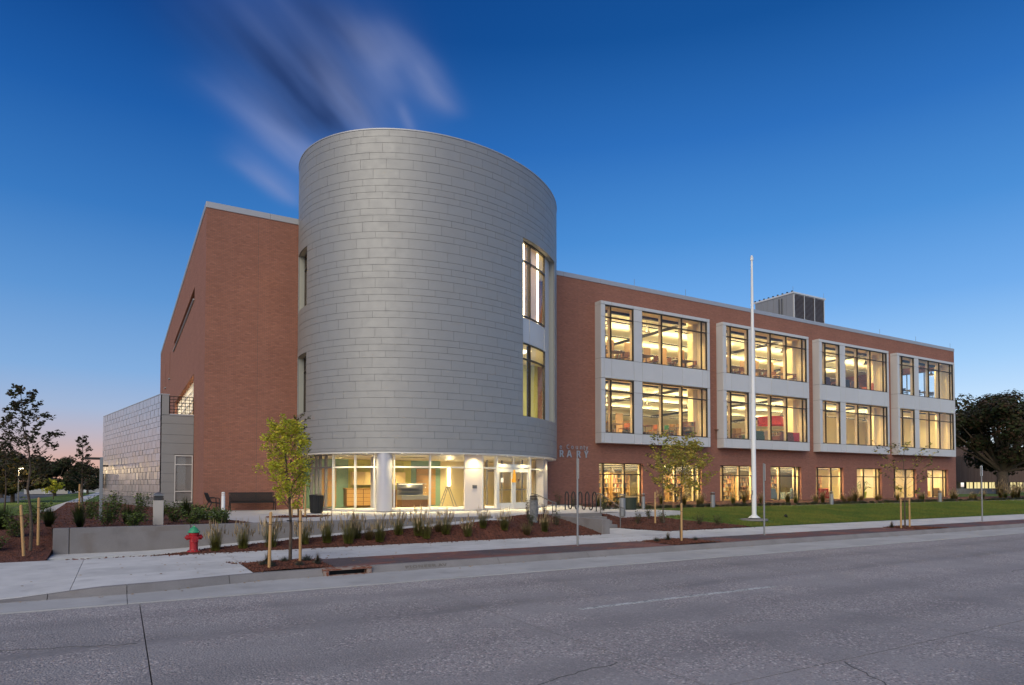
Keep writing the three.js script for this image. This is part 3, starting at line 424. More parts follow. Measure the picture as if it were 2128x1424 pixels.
  const bk = []; for (let k = 0; k < 9; k++) bk.push(bx(51.44, 18.56, -7.15 + 0.5 * k, 51.56, 18.68, -7.05 + 0.5 * k)); P('roof_clamp', bk, M.black, pr);
  const rods = []; for (const x of [30.6, 35.5, 44, 48, 51.5, 55.9, 60, 66, 72.3]) rods.push(x);
  for (const x of rods) P('lightning_rod', bar([x, x > 51 && x < 56 ? 18.5 : ROOF, x > 51 && x < 56 ? -3.0 : -0.2], [x, (x > 51 && x < 56 ? 18.5 : ROOF) + 0.55, x > 51 && x < 56 ? -3.0 : -0.2], 0.012, 5), M.steel);
}
// one window: frame, mullion fins, transom, panes (all children of the parent part)
function windowUnit(parent, x0, y0, x1, y1, ms, ty, zg, finD = 0.22, finMat = M.fin) {
  const f = 0.055;
  P('window_frame', [bx(x0, y0, zg - 0.06, x0 + f, y1, zg + 0.05), bx(x1 - f, y0, zg - 0.06, x1, y1, zg + 0.05), bx(x0 + f, y0, zg - 0.06, x1 - f, y0 + f, zg + 0.05), bx(x0 + f, y1 - f, zg - 0.06, x1 - f, y1, zg + 0.05)], M.bronze, parent);
  const xs = [x0 + f, ...ms, x1 - f];
  for (const m of ms) { P('mullion', bx(m - 0.033, y0 + f, zg - 0.05, m + 0.033, y1 - f, zg + 0.06), M.bronze, parent); P('mullion_fin', bx(m - 0.036, y0 + f, zg - 0.05 - finD, m + 0.036, y1 - f, zg - 0.051), finMat, parent); }
  for (const x of [x0 + 0.002, x1 - 0.052]) P('mullion_fin', bx(x, y0 + f, zg - 0.06 - finD, x + 0.05, y1 - f, zg - 0.061), finMat, parent);
  for (let i = 0; i < xs.length - 1; i++) {
    const a = xs[i] + (i ? 0.034 : 0.001), b = xs[i + 1] - (i < xs.length - 2 ? 0.034 : 0.001);
    P('transom', bx(a, ty - 0.035, zg - 0.05, b, ty + 0.035, zg + 0.055), M.bronze, parent);
    P('window_pane', bx(a, y0 + f, zg - 0.008, b, ty - 0.036, zg + 0.004), M.glass, parent);
    P('window_pane', bx(a, ty + 0.036, zg - 0.008, b, y1 - f, zg + 0.004), M.glass, parent);
  }
}
for (let i = 0; i < 8; i++) {
  const x = GW[i], w = P('window', [bx(x - 0.03, 0.0, -0.36, x + 3.83, 0.058, 0.03)], M.coping);
  windowUnit(w, x + 0.001, 0.061, x + 3.799, 2.789, i % 2 ? [x + 1.35, x + 3.25] : [x + 0.53, x + 2.36], 2.03, -0.24, 0.16);
}
BAY.forEach((x, bi) => {
  const y0 = 4.07, y1 = 13.46, r = rng(40 + bi);
  const body = P('window_bay', [bx(x + 0.04, 4.1, 0.003, x + 10.01, 4.72, 0.60), bx(x + 0.04, 8.41, 0.003, x + 10.01, 9.62, 0.60), bx(x + 0.04, 13.28, 0.003, x + 10.01, 13.43, 0.60), bx(x + 0.04, 4.721, 0.003, x + 0.3, 13.279, 0.60), bx(x + 9.81, 4.721, 0.003, x + 10.01, 13.279, 0.60), bx(x + 2.87, 4.721, 0.3, x + 3.49, 13.279, 0.60)], M.seam);
  const lining = std({ color: [0.78, 0.62, 0.34], roughness: 0.7 });
  P('jamb_lining', [bx(x + 0.301, 4.721, -0.41, x + 0.345, 13.279, 0.46), bx(x + 9.765, 4.721, -0.41, x + 9.809, 13.279, 0.46), bx(x + 0.35, 8.36, -0.41, x + 9.76, 8.405, 0.46), bx(x + 0.35, 13.225, -0.41, x + 9.76, 13.275, 0.46), bx(x + 9.4, 4.721, -0.95, x + 9.8, 8.84, -0.42), bx(x + 9.4, 9.63, -0.95, x + 9.8, 13.74, -0.42)], lining, body);
  P('bay_floor', [bx(x + 0.31, 4.45, -0.405, x + 9.8, 4.7, 0.002), bx(x + 0.31, 9.4, -0.405, x + 9.8, 9.62, 0.002)], M.carpet, body);
  // cladding panels with open joints
  const g = 0.011, cx = [0, 0.25, 0.88, 2.81, 3.55, 5.4, 7.3, 9.28, 9.82, 10.05], pan = (a, b, c, d) => P('cladding_panel', rbx(x + a + g, b + g, 0.605, x + c - g, d - g, 0.65, 0.008), M.panel[Math.floor(r() * 3)], body);
  for (let k = 0; k < cx.length - 1; k++) { pan(cx[k], 4.07, cx[k + 1], 4.76); pan(cx[k], 8.36, cx[k + 1], 9.67); pan(cx[k], 13.23, cx[k + 1], y1); }
  for (const [a, b] of [[4.76, 7.55], [7.55, 8.36], [9.67, 12.42], [12.42, 13.23]]) { pan(2.81, a, 3.55, b); pan(0, a, 0.36, b); pan(9.8, a, 10.05, b); }
  for (const xx of [x, x + 10.01]) for (const [a, b] of [[4.07, 4.76], [4.76, 8.36], [8.36, 9.67], [9.67, 13.23], [13.23, y1]]) P('cladding_panel', bx(xx, a + g, 0.002, xx + 0.038, b - g, 0.604), M.panel[1], body);
  for (let k = 0; k < cx.length - 1; k++) { P('cladding_panel', bx(x + cx[k] + g, 4.07, 0.002, x + cx[k + 1] - g, 4.095, 0.6), M.panel[0], body); P('cladding_panel', bx(x + cx[k] + g, 13.435, 0.002, x + cx[k + 1] - g, y1, 0.6), M.panel[0], body); }
  for (const b of [4.765, 9.675]) { windowUnit(body, x + 0.362, b, x + 2.808, b + 3.55, [x + 0.88], b + 2.74, 0.55); windowUnit(body, x + 3.552, b, x + 9.798, b + 3.55, [x + 5.4, x + 7.3, x + 9.28], b + 2.74, 0.55); }
});
// dark steel beam along the glass and a track running inward, in each bay and storey
BAY.forEach((x, bi) => { for (const y of [8.5, 13.35]) { P('beam', bx(x + 0.3, y - 0.22, -0.86, x + 9.0, y + 0.02, -0.64), M.bronze); if (!(bi === 3)) P('beam', bx(x + 8.9, y - 0.2, -17, x + 9.05, y + 0.0, -0.9), M.bronze); } });

for (const x of [12 - 6.2, 25.6, ...BAY.map((b) => b + 10.74)].slice(0, 5)) P('movement_joint', bx(x - 0.007, x < 8 ? PL : 0.0, 0.0005, x + 0.007, 14.8, 0.003), std({ color: [0.17, 0.11, 0.09], roughness: 0.9 }));
// ------------------------------------------------------------------ the drum tower (an ellipse in plan)
const EC = [15.475, 0.155], EA = 8.235, EB = 6.412, ET = -0.462, cT = Math.cos(ET), sT = Math.sin(ET);
function ell(deg, off = 0) { const t = deg * D2R, u = EA * Math.cos(t), v = EB * Math.sin(t); let nu = Math.cos(t) / EA, nv = Math.sin(t) / EB; const l = Math.hypot(nu, nv); nu /= l; nv /= l; const U = u + nu * off, V = v + nv * off; return [EC[0] + U * cT - V * sT, EC[1] + U * sT + V * cT]; }
function arc(t0, t1, y0, y1, o0, o1, seg) {   // a curved slab, offsets o0 (inner) to o1 (outer) from the ellipse
  const n = seg ?? Math.max(1, Math.ceil(Math.abs(t1 - t0) / 2)), pos = [], nor = [], uv = [];
  const v = (p, nn, u) => { pos.push(...p); nor.push(...nn); uv.push(...u); };
  const q = (a, b, c, d, na, nb, nc, nd, U) => { v(a, na, U[0]); v(b, nb, U[1]); v(c, nc, U[2]); v(a, na, U[0]); v(c, nc, U[2]); v(d, nd, U[3]); };
  const at = (t) => { const i = ell(t, o0), o = ell(t, o1), e = ell(t, o1 + 1); return { i, o, n: [e[0] - o[0], 0, e[1] - o[1]], u: t * 0.128 }; };
  for (let k = 0; k < n; k++) {   // k runs from t1 to t0 so that the outside is to the right
    const A = at(lerp(t1, t0, k / n)), B = at(lerp(t1, t0, (k + 1) / n)), f = (p, y) => [p[0], y, p[1]], neg = (m) => m.map((c) => -c), up = [0, 1, 0], dn = [0, -1, 0];
    q(f(A.o, y0), f(B.o, y0), f(B.o, y1), f(A.o, y1), A.n, B.n, B.n, A.n, [[A.u, y0], [B.u, y0], [B.u, y1], [A.u, y1]]);
    q(f(B.i, y0), f(A.i, y0), f(A.i, y1), f(B.i, y1), neg(B.n), neg(A.n), neg(A.n), neg(B.n), [[B.u, y0], [A.u, y0], [A.u, y1], [B.u, y1]]);
    q(f(A.o, y1), f(B.o, y1), f(B.i, y1), f(A.i, y1), up, up, up, up, [[A.u, 0], [B.u, 0], [B.u, 0.1], [A.u, 0.1]]);
    q(f(B.o, y0), f(A.o, y0), f(A.i, y0), f(B.i, y0), dn, dn, dn, dn, [[B.u, 0], [A.u, 0], [A.u, 0.1], [B.u, 0.1]]);
    if (k === 0 || k === n - 1) for (const E of k === 0 && n === 1 ? [A, B] : [k === 0 ? A : B]) { const first = E === A, w = [first ? -E.n[2] : E.n[2], 0, first ? E.n[0] : -E.n[0]], a = f(E.i, y0), b = f(E.o, y0), c = f(E.o, y1), d = f(E.i, y1), U = [[0, y0], [o1 - o0, y0], [o1 - o0, y1], [0, y1]]; if (first) q(a, b, c, d, w, w, w, w, U); else q(b, a, d, c, w, w, w, w, U); }
  }
  const g = new THREE.BufferGeometry(); g.setAttribute('position', new THREE.BufferAttribute(new Float32Array(pos), 3)); g.setAttribute('normal', new THREE.BufferAttribute(new Float32Array(nor), 3)); g.setAttribute('uv', new THREE.BufferAttribute(new Float32Array(uv), 2)); return g;
}
{
  const YB = 2.86, YT = 17.75, S = 0.305, Lh = 0.457, pat = [S, S, Lh, S, Lh, Lh, S, S, S, Lh], rows = [];
  { let y = YT - 0.06, i = 0; while (y > YB + 0.05) { const h = Math.min(pat[i++ % 10] * 1.003, y - YB); rows.push([Math.max(YB, y - h), y]); y -= h; } }
  const snap = (y) => { let b = YB; for (const [a, c] of rows) for (const e of [a, c]) if (Math.abs(e - y) < Math.abs(b - y)) b = e; return b; };
  const OPEN = [[65.3, 95.6, snap(5.0), snap(14.15)], [193.5, 209, snap(9.9), snap(12.92)], [193.5, 209, snap(4.97), snap(7.88)]];
  const cuts = (a, b, y) => { let seg = [[a, b]]; for (const [t0, t1, y0, y1] of OPEN) if (y > y0 && y < y1) seg = seg.flatMap(([p, q]) => (q <= t0 || p >= t1 ? [[p, q]] : [[p, t0], [t1, q]].filter(([m, n]) => n - m > 0.05))); return seg; };
  // bands between the openings' edges carry the structure; a dark skin shows in the panel joints
  const ys = [...new Set([YB, YT, 14.45, ...OPEN.flatMap((o) => [o[2], o[3]])])].sort((a, b) => a - b), shell = [], skin = [];
  for (let i = 0; i < ys.length - 1; i++) { const ym = (ys[i] + ys[i + 1]) / 2, hi = ym > 14.4; for (const [p, q] of cuts(hi ? -147 : 27, 213, ym)) { shell.push(arc(p, q, ys[i], ys[i + 1], -0.44, -0.056)); skin.push(arc(p, q, ys[i] + 0.001, ys[i + 1] - 0.001, -0.055, -0.022)); } }
  const drum = P('drum_tower', skin, M.seam);
  P('drum_shell', shell, std({ color: [0.3, 0.3, 0.27], roughness: 0.6 }), drum);
  P('inner_wall', bx(8.6, 4.61, 0.02, 22.4, 8.74, 0.1), M.lime, drum); P('inner_wall', bx(8.6, 9.51, 0.02, 22.4, 14.19, 0.1), M.plaster, drum);
  // sheets of metal in courses of two heights, broken joints
  const table = [0]; for (let t = -147; t < 213; t += 0.25) { const a = ell(t), b = ell(t + 0.25); table.push(table[table.length - 1] + Math.hypot(b[0] - a[0], b[1] - a[1])); }
  const sOf = (t) => { const i = (t + 147) / 0.25, k = Math.floor(i); return lerp(table[k], table[Math.min(k + 1, table.length - 1)], i - k); }, tOf = (s) => { let lo = 0, hi = table.length - 1; while (hi - lo > 1) { const m = (lo + hi) >> 1; if (table[m] > s) hi = m; else lo = m; } return -147 + 0.25 * (lo + (s - table[lo]) / (table[hi] - table[lo])); };
  const r = rng(17), list = [], Wd = 1.22, cam = camera.position;
  rows.forEach(([y0, y1], ri) => {
    const hi = y0 > 14.4, off = [0, 0.5, 0.25, 0.75, 0.1, 0.6][ri % 6] * Wd;
    for (const [p, q] of cuts(hi ? -146.9 : 28, 212.9, (y0 + y1) / 2)) {
      let s = sOf(p); const end = sOf(q); let next = (Math.floor((s - off) / Wd) + 1) * Wd + off;
      while (s < end - 0.02) { if (end - next < 0.12) next = end; const e = Math.min(next, end); const t0 = tOf(s + 0.005), t1 = tOf(e - 0.005), m = ell((t0 + t1) / 2, 0), nn = ell((t0 + t1) / 2, 1), dx = cam.x - m[0], dz = cam.z - m[1], d = Math.hypot(dx, dz), fc = ((nn[0] - m[0]) * dx + (nn[1] - m[1]) * dz) / d; list.push({ t0, t1, y0: y0 + 0.007, y1: y1 - 0.007, o: (r() - 0.5) * 0.006, m: Math.floor(r() * 4), k: ((e - s) * (y1 - y0) * fc) / (d * d + (y0 - 1) ** 2) }); s = e; next = e + Wd; }
    }
  });
  list.sort((a, b) => b.k - a.k);
  const sheetGeo = (p) => arc(p.t0, p.t1, p.y0, p.y1, p.o - 0.02, p.o, 4);
  list.slice(0, 298).forEach((p) => P('metal_panel', sheetGeo(p), M.zinc[p.m], drum));
  for (let k = 0; k < 4; k++) P('metal_panel_field', list.slice(298).filter((p) => p.m === k).map(sheetGeo), M.zinc[k], drum).userData.kind = 'stuff';
  P('rim', arc(-147, 213, YT - 0.058, YT, -0.5, 0.02), M.coping, drum);
  const oval = (k, y0, y1, mat, name, half) => { const pts = []; for (let t = half ? 31 : 0; t <= (half ? 211 : 359); t += 3) { const [x, z] = ell(t, k); pts.push(new THREE.Vector2(x, -z)); } const g = new THREE.ExtrudeGeometry(new THREE.Shape(pts), { depth: y1 - y0, bevelEnabled: false }); g.rotateX(-Math.PI / 2); g.translate(0, y0, 0); return P(name, g, mat, drum); };
  oval(-0.46, 16.6, 16.8, M.coping, 'tower_roof'); oval(-0.05, 2.78, 2.852, M.alu, 'soffit', true);
  oval(-0.45, 4.3, 4.6, M.carpet, 'tower_floor', true); oval(-0.45, 9.2, 9.5, M.carpet, 'tower_floor', true); oval(-0.45, 8.75, 8.85, M.ceiling, 'tower_ceiling', true); oval(-0.45, 14.2, 14.35, M.ceiling, 'tower_ceiling', true);
  // east windows: glass set back, white spandrel, blinds upstairs
  const gy = [[OPEN[0][2], 8.71], [10.08, OPEN[0][3]]], rec = -0.34;
  const tw = P('tower_window', [arc(65.3, 73, OPEN[0][2], OPEN[0][3], rec - 0.05, rec + 0.02)], M.panel[0], lib);
  for (const [a, b] of [[73.0, 87.5], [87.7, 95.6]]) P('spandrel_panel', arc(a + 0.05, b - 0.05, 8.75, 10.04, rec - 0.04, rec), M.panel[2], tw);
  gy.forEach(([a, b], wi) => {
    const ty = wi ? 13.0 : 7.88;
    P('window_frame', [arc(73, 95.6, a, a + 0.06, rec - 0.05, rec + 0.05), arc(73, 95.6, b - 0.06, b, rec - 0.05, rec + 0.05), arc(73, 73.4, a + 0.06, b - 0.06, rec - 0.05, rec + 0.05), arc(95.1, 95.6, a + 0.06, b - 0.06, rec - 0.05, rec + 0.05)], M.bronze, tw);
    P('mullion', arc(87.35, 87.85, a + 0.06, b - 0.06, rec - 0.16, rec + 0.06, 1), M.bronze, tw);
    for (const [p, q] of [[73.4, 87.35], [87.85, 95.1]]) { P('transom', arc(p, q, ty - 0.04, ty + 0.04, rec - 0.05, rec + 0.055), M.bronze, tw); P('window_pane', arc(p, q, a + 0.06, ty - 0.04, rec - 0.01, rec + 0.002, 1), M.glass, tw); P('window_pane', arc(p, q, ty + 0.04, b - 0.06, rec - 0.01, rec + 0.002, 1), M.glass, tw); }
  });
  const blind = new THREE.MeshPhysicalMaterial({ color: new THREE.Color().setRGB(0.78, 0.68, 0.6), roughness: 1, transmission: 0.5, thickness: 0 });
  P('blind', arc(77.6, 88.7, 10.1, 14.1, rec - 0.24, rec - 0.22), blind, tw); P('blind', arc(90.2, 95.5, 10.1, 14.1, rec - 0.24, rec - 0.22), blind, tw); P('wall_washer', [arc(89.0, 89.9, 10.15, 14.05, rec - 0.25, rec - 0.21, 1), arc(75.6, 77.2, 10.15, 14.05, rec - 0.25, rec - 0.21, 1)], M.lampWarm, tw);
  // lower room seen through the glass: lime and grey-blue walls
  const [ax, az] = ell(80, -2.6);
  P('inner_wall', bx(ax - 0.4, 4.61, 0.12, ax + 0.9, 8.0, 0.9), M.plaster, tw);
  // west windows
  for (const [t0, t1, a, b] of OPEN.slice(1)) {
    const w = P('tower_window', arc(193.5, 209, a, a + 0.05, rec - 0.06, rec + 0.04), M.bronze, lib), ty = a + 2.2;
    P('window_frame', [arc(t0, t1, b - 0.05, b, rec - 0.06, rec + 0.04), arc(t0, t0 + 0.6, a + 0.05, b - 0.05, rec - 0.06, rec + 0.04), arc(t1 - 0.6, t1, a + 0.05, b - 0.05, rec - 0.06, rec + 0.04)], M.bronze, w);
    P('transom', arc(t0 + 0.6, t1 - 0.6, ty - 0.04, ty + 0.04, rec - 0.05, rec + 0.05), M.bronze, w);
    P('window_pane', arc(t0 + 0.6, t1 - 0.6, a + 0.05, ty - 0.04, rec - 0.01, rec, 2), M.glass, w); P('window_pane', arc(t0 + 0.6, t1 - 0.6, ty + 0.04, b - 0.05, rec - 0.01, rec, 2), M.glass, w);
  }
  // ------------------------------------------------ entrance storefront under the drum
  const K = (deg) => { const t = deg * D2R, u = 0.92 * EA * Math.cos(t), v = 0.92 * EB * Math.sin(t); return [EC[0] + u * cT - v * sT, EC[1] + u * sT + v * cT]; };
  const sf = P('storefront', (() => { const pts = []; for (let t = 48; t <= 204; t += 4) { const [x, z] = K(t); pts.push(new THREE.Vector2(x, -z)); } const g = new THREE.ExtrudeGeometry(new THREE.Shape(pts), { depth: 0.12, bevelEnabled: false }); g.rotateX(-Math.PI / 2); g.translate(0, 0.01, 0); return g; })(), M.plaza);
  const lean = (a, b, x0, x1, y0, y1, z0, z1) => { const g = bx(x0, y0, z0, x1, y1, z1), p = K(a), q = K(b), an = Math.atan2(-(q[1] - p[1]), q[0] - p[0]); g.rotateY(an); g.translate(p[0], 0, p[1]); return g; };
  const segLen = (a, b) => { const p = K(a), q = K(b); return Math.hypot(p[0] - q[0], p[1] - q[1]); };
  const glassBay = (a, b, top = 2.78, t = 2.16, mat = M.alu) => {   // from the left mullion at a to the right at b
    const l = segLen(a, b);
    P('window_frame', [lean(a, b, -0.035, 0.035, 0.131, top, -0.07, 0.07), lean(a, b, 0.04, l - 0.04, 0.131, 0.2, -0.05, 0.05), lean(a, b, 0.04, l - 0.04, top - 0.05, top, -0.05, 0.05)], mat, sf);
    P('transom', lean(a, b, 0.037, l - 0.037, t - 0.035, t + 0.035, -0.06, 0.06), mat, sf);
    P('window_pane', lean(a, b, 0.04, l - 0.04, 0.201, t - 0.036, -0.006, 0.006), M.glass, sf); P('window_pane', lean(a, b, 0.04, l - 0.04, t + 0.036, top - 0.051, -0.006, 0.006), M.glass, sf);
  };
  const dk = std({ color: [0.16, 0.15, 0.16], metalness: 0.4, roughness: 0.5 });
  for (const [a, b, m] of [[202, 194.6, dk], [194.6, 190.5, dk], [190.5, 185.5, dk], [185.5, 180.5, dk], [180, 167.5], [167.5, 158.5], [158.5, 150.1], [150.1, 135.7], [135.7, 121.5], [113.6, 106.7], [85.2, 69]]) glassBay(a, b, 2.78, 2.16, m ?? M.alu);
  { const l = segLen(121.5, 113.6); P('entrance_panel', lean(121.5, 113.6, 0.0, l, 0.131, 2.13, -0.05, 0.05), std({ color: [0.66, 0.58, 0.53], roughness: 0.5 }), sf); P('entrance_panel', lean(121.5, 113.6, 0.0, l, 2.16, 2.78, -0.05, 0.05), std({ color: [0.66, 0.58, 0.53], roughness: 0.5 }), sf); P('transom', lean(121.5, 113.6, 0, l, 2.131, 2.159, -0.06, 0.065), M.alu, sf); P('card_reader', [lean(121.5, 113.6, l * 0.42, l * 0.66, 1.16, 1.32, 0.051, 0.09)], M.steel, sf); }
  { // double door with transom light
    const a = 106.7, b = 85.2, l = segLen(a, b), top = 2.78;
    P('door_frame', [lean(a, b, -0.05, 0.06, 0.131, top, -0.08, 0.08), lean(a, b, l - 0.06, l + 0.05, 0.131, top, -0.08, 0.08), lean(a, b, 0.061, l - 0.061, 2.2, 2.38, -0.07, 0.07), lean(a, b, 0.061, l - 0.061, top - 0.05, top, -0.06, 0.06), lean(a, b, l / 2 - 0.03, l / 2 + 0.03, 2.381, top - 0.051, -0.05, 0.05)], M.alu, sf);
    P('window_pane', [lean(a, b, 0.062, l / 2 - 0.031, 2.381, top - 0.051, -0.006, 0.006), lean(a, b, l / 2 + 0.031, l - 0.062, 2.381, top - 0.051, -0.006, 0.006)], M.glass, sf);
    for (const k of [0, 1]) {
      const x0 = k ? l / 2 + 0.01 : 0.07, x1 = k ? l - 0.07 : l / 2 - 0.01, st = 0.15;
      P('entrance_door', [lean(a, b, x0, x0 + st, 0.14, 2.19, -0.035, 0.035), lean(a, b, x1 - st, x1, 0.14, 2.19, -0.035, 0.035), lean(a, b, x0 + st, x1 - st, 0.14, 0.42, -0.035, 0.035), lean(a, b, x0 + st, x1 - st, 1.98, 2.19, -0.035, 0.035)], M.alu, sf);
      P('door_pane', lean(a, b, x0 + st, x1 - st, 0.42, 1.98, -0.006, 0.006), M.glass, sf);
      P('push_bar', lean(a, b, x0 + st - 0.05, x1 - st + 0.05, 1.05, 1.1, -0.11, -0.04), M.steel, sf);
      if (!k) P('notice', [lean(a, b, x0 + st + 0.14, x0 + st + 0.36, 1.45, 1.68, 0.008, 0.012)], M.white, sf); else P('door_sticker', lean(a, b, x0 + st + 0.2, x0 + st + 0.34, 1.5, 1.64, 0.008, 0.012), M.walnut, sf);
    }
    const cone = lean(a, b, 0, 0.01, 0, 0.01, 0, 0.01); cone.dispose();
    P('hanging_notice', [lean(a, b, l / 2 - 0.12, l / 2 + 0.12, 1.45, 1.9, 0.06, 0.075), lean(a, b, l / 2 - 0.07, l / 2 + 0.07, 1.9, 2.1, 0.06, 0.075), lean(a, b, l / 2 - 0.22, l / 2 - 0.121, 1.46, 1.64, 0.06, 0.07)], std({ color: [0.85, 0.42, 0.03], roughness: 0.6 }), sf);
  }
  // white round end of the entrance wall
  { const g = []; const a2 = (t0, t1) => { const n = 8, sh = []; for (let k = 0; k <= n; k++) { const [x, z] = K(lerp(t0, t1, k / n)); sh.push(new THREE.Vector2(x, -z)); } for (let k = n; k >= 0; k--) { const t = lerp(t0, t1, k / n) * D2R, u = 0.86 * EA * Math.cos(t), v = 0.86 * EB * Math.sin(t); sh.push(new THREE.Vector2(EC[0] + u * cT - v * sT, -(EC[1] + u * sT + v * cT))); } const e = new THREE.ExtrudeGeometry(new THREE.Shape(sh), { depth: 2.65, bevelEnabled: false }); e.rotateX(-Math.PI / 2); e.translate(0, 0.131, 0); return e; }; g.push(a2(30, 69)); P('entrance_pier', g, M.pearl, sf); }
  P('round_column', [cyl(10.45, PL, 5.68, 2.779, 0.36, 0.36, 40)], M.pearl, sf); P('column_base', cyl(10.45, PL - 0.02, 5.68, PL + 0.05, 0.37, 0.37, 40), M.seam, sf);
  P('round_column', [cyl(11.6, 0.131, 1.2, 2.779, 0.3, 0.3, 32)], M.pearl, sf);
  // inner walls of the lobby
  const zb = -2.5; P('lobby_wall', bx(6.0, 0.02, zb - 0.1, 11.2, 2.78, zb), M.teal, sf); P('lobby_wall', bx(11.2, 0.02, zb - 0.1, 14.52, 2.78, zb), M.lime, sf); P('lobby_wall', bx(14.52, 0.02, zb - 0.1, 15.0, 2.78, zb + 0.06), M.lime, sf);
  P('lobby_wall', bx(15.0, 0.02, zb - 0.1, 16.95, 2.78, zb), M.teal, sf); P('lobby_wall', bx(16.95, 0.02, zb - 0.1, 24, 2.78, zb), M.cream, sf); P('lobby_wall', bx(6, 0.02, zb, 6.1, 2.78, -0.41), M.plaster, sf);
  P('wood_panel', [0, 1, 2, 3, 4, 5].map((k) => bx(15.36, 0.1 + 0.37 * k, zb, 16.6, 0.455 + 0.37 * k, zb + 0.07)), M.oak, sf);
  P('wood_panel', [0, 1, 2, 3, 4, 5].map((k) => bx(9.6, 0.1 + 0.37 * k, zb, 10.5, 0.455 + 0.37 * k, zb + 0.07)), M.oak, sf);
  for (let k = 0; k < 5; k++) P('wall_cupboard', rbx(11.32 + 0.645 * k, 1.32, zb, 11.955 + 0.645 * k, 2.07, zb + 0.36, 0.01), std({ color: [0.72, 0.55, 0.27], roughness: 0.5 }), sf);
  P('lobby_ceiling_grille', [bx(12.6, 2.765, 2.1, 13.9, 2.779, 2.4), bx(9.6, 2.765, 3.2, 10.6, 2.779, 3.45)], M.bronze, sf);
  P('inner_frame', [bx(18.3, 0.13, 0.9, 18.38, 2.77, 1.0), bx(19.3, 0.13, 0.9, 19.38, 2.77, 1.0), bx(18.381, 2.1, 0.9, 19.299, 2.18, 1.0), bx(19.9, 0.13, 2.2, 19.98, 2.77, 2.3), bx(20.9, 0.13, 2.2, 20.98, 2.77, 2.3), bx(19.981, 2.1, 2.2, 20.899, 2.18, 2.3)], dk, sf);
  P('cove_lamp', rbx(17.44, 1.25, zb + 0.02, 17.6, 2.45, zb + 0.1, 0.02), M.lampWarm, sf);
  // west front of the entrance reads as brick behind the trees: short brick return
  P('front_wall', bx(6.1, -0.3, -0.41, 8.09, 2.86, -0.3), M.brick);
}
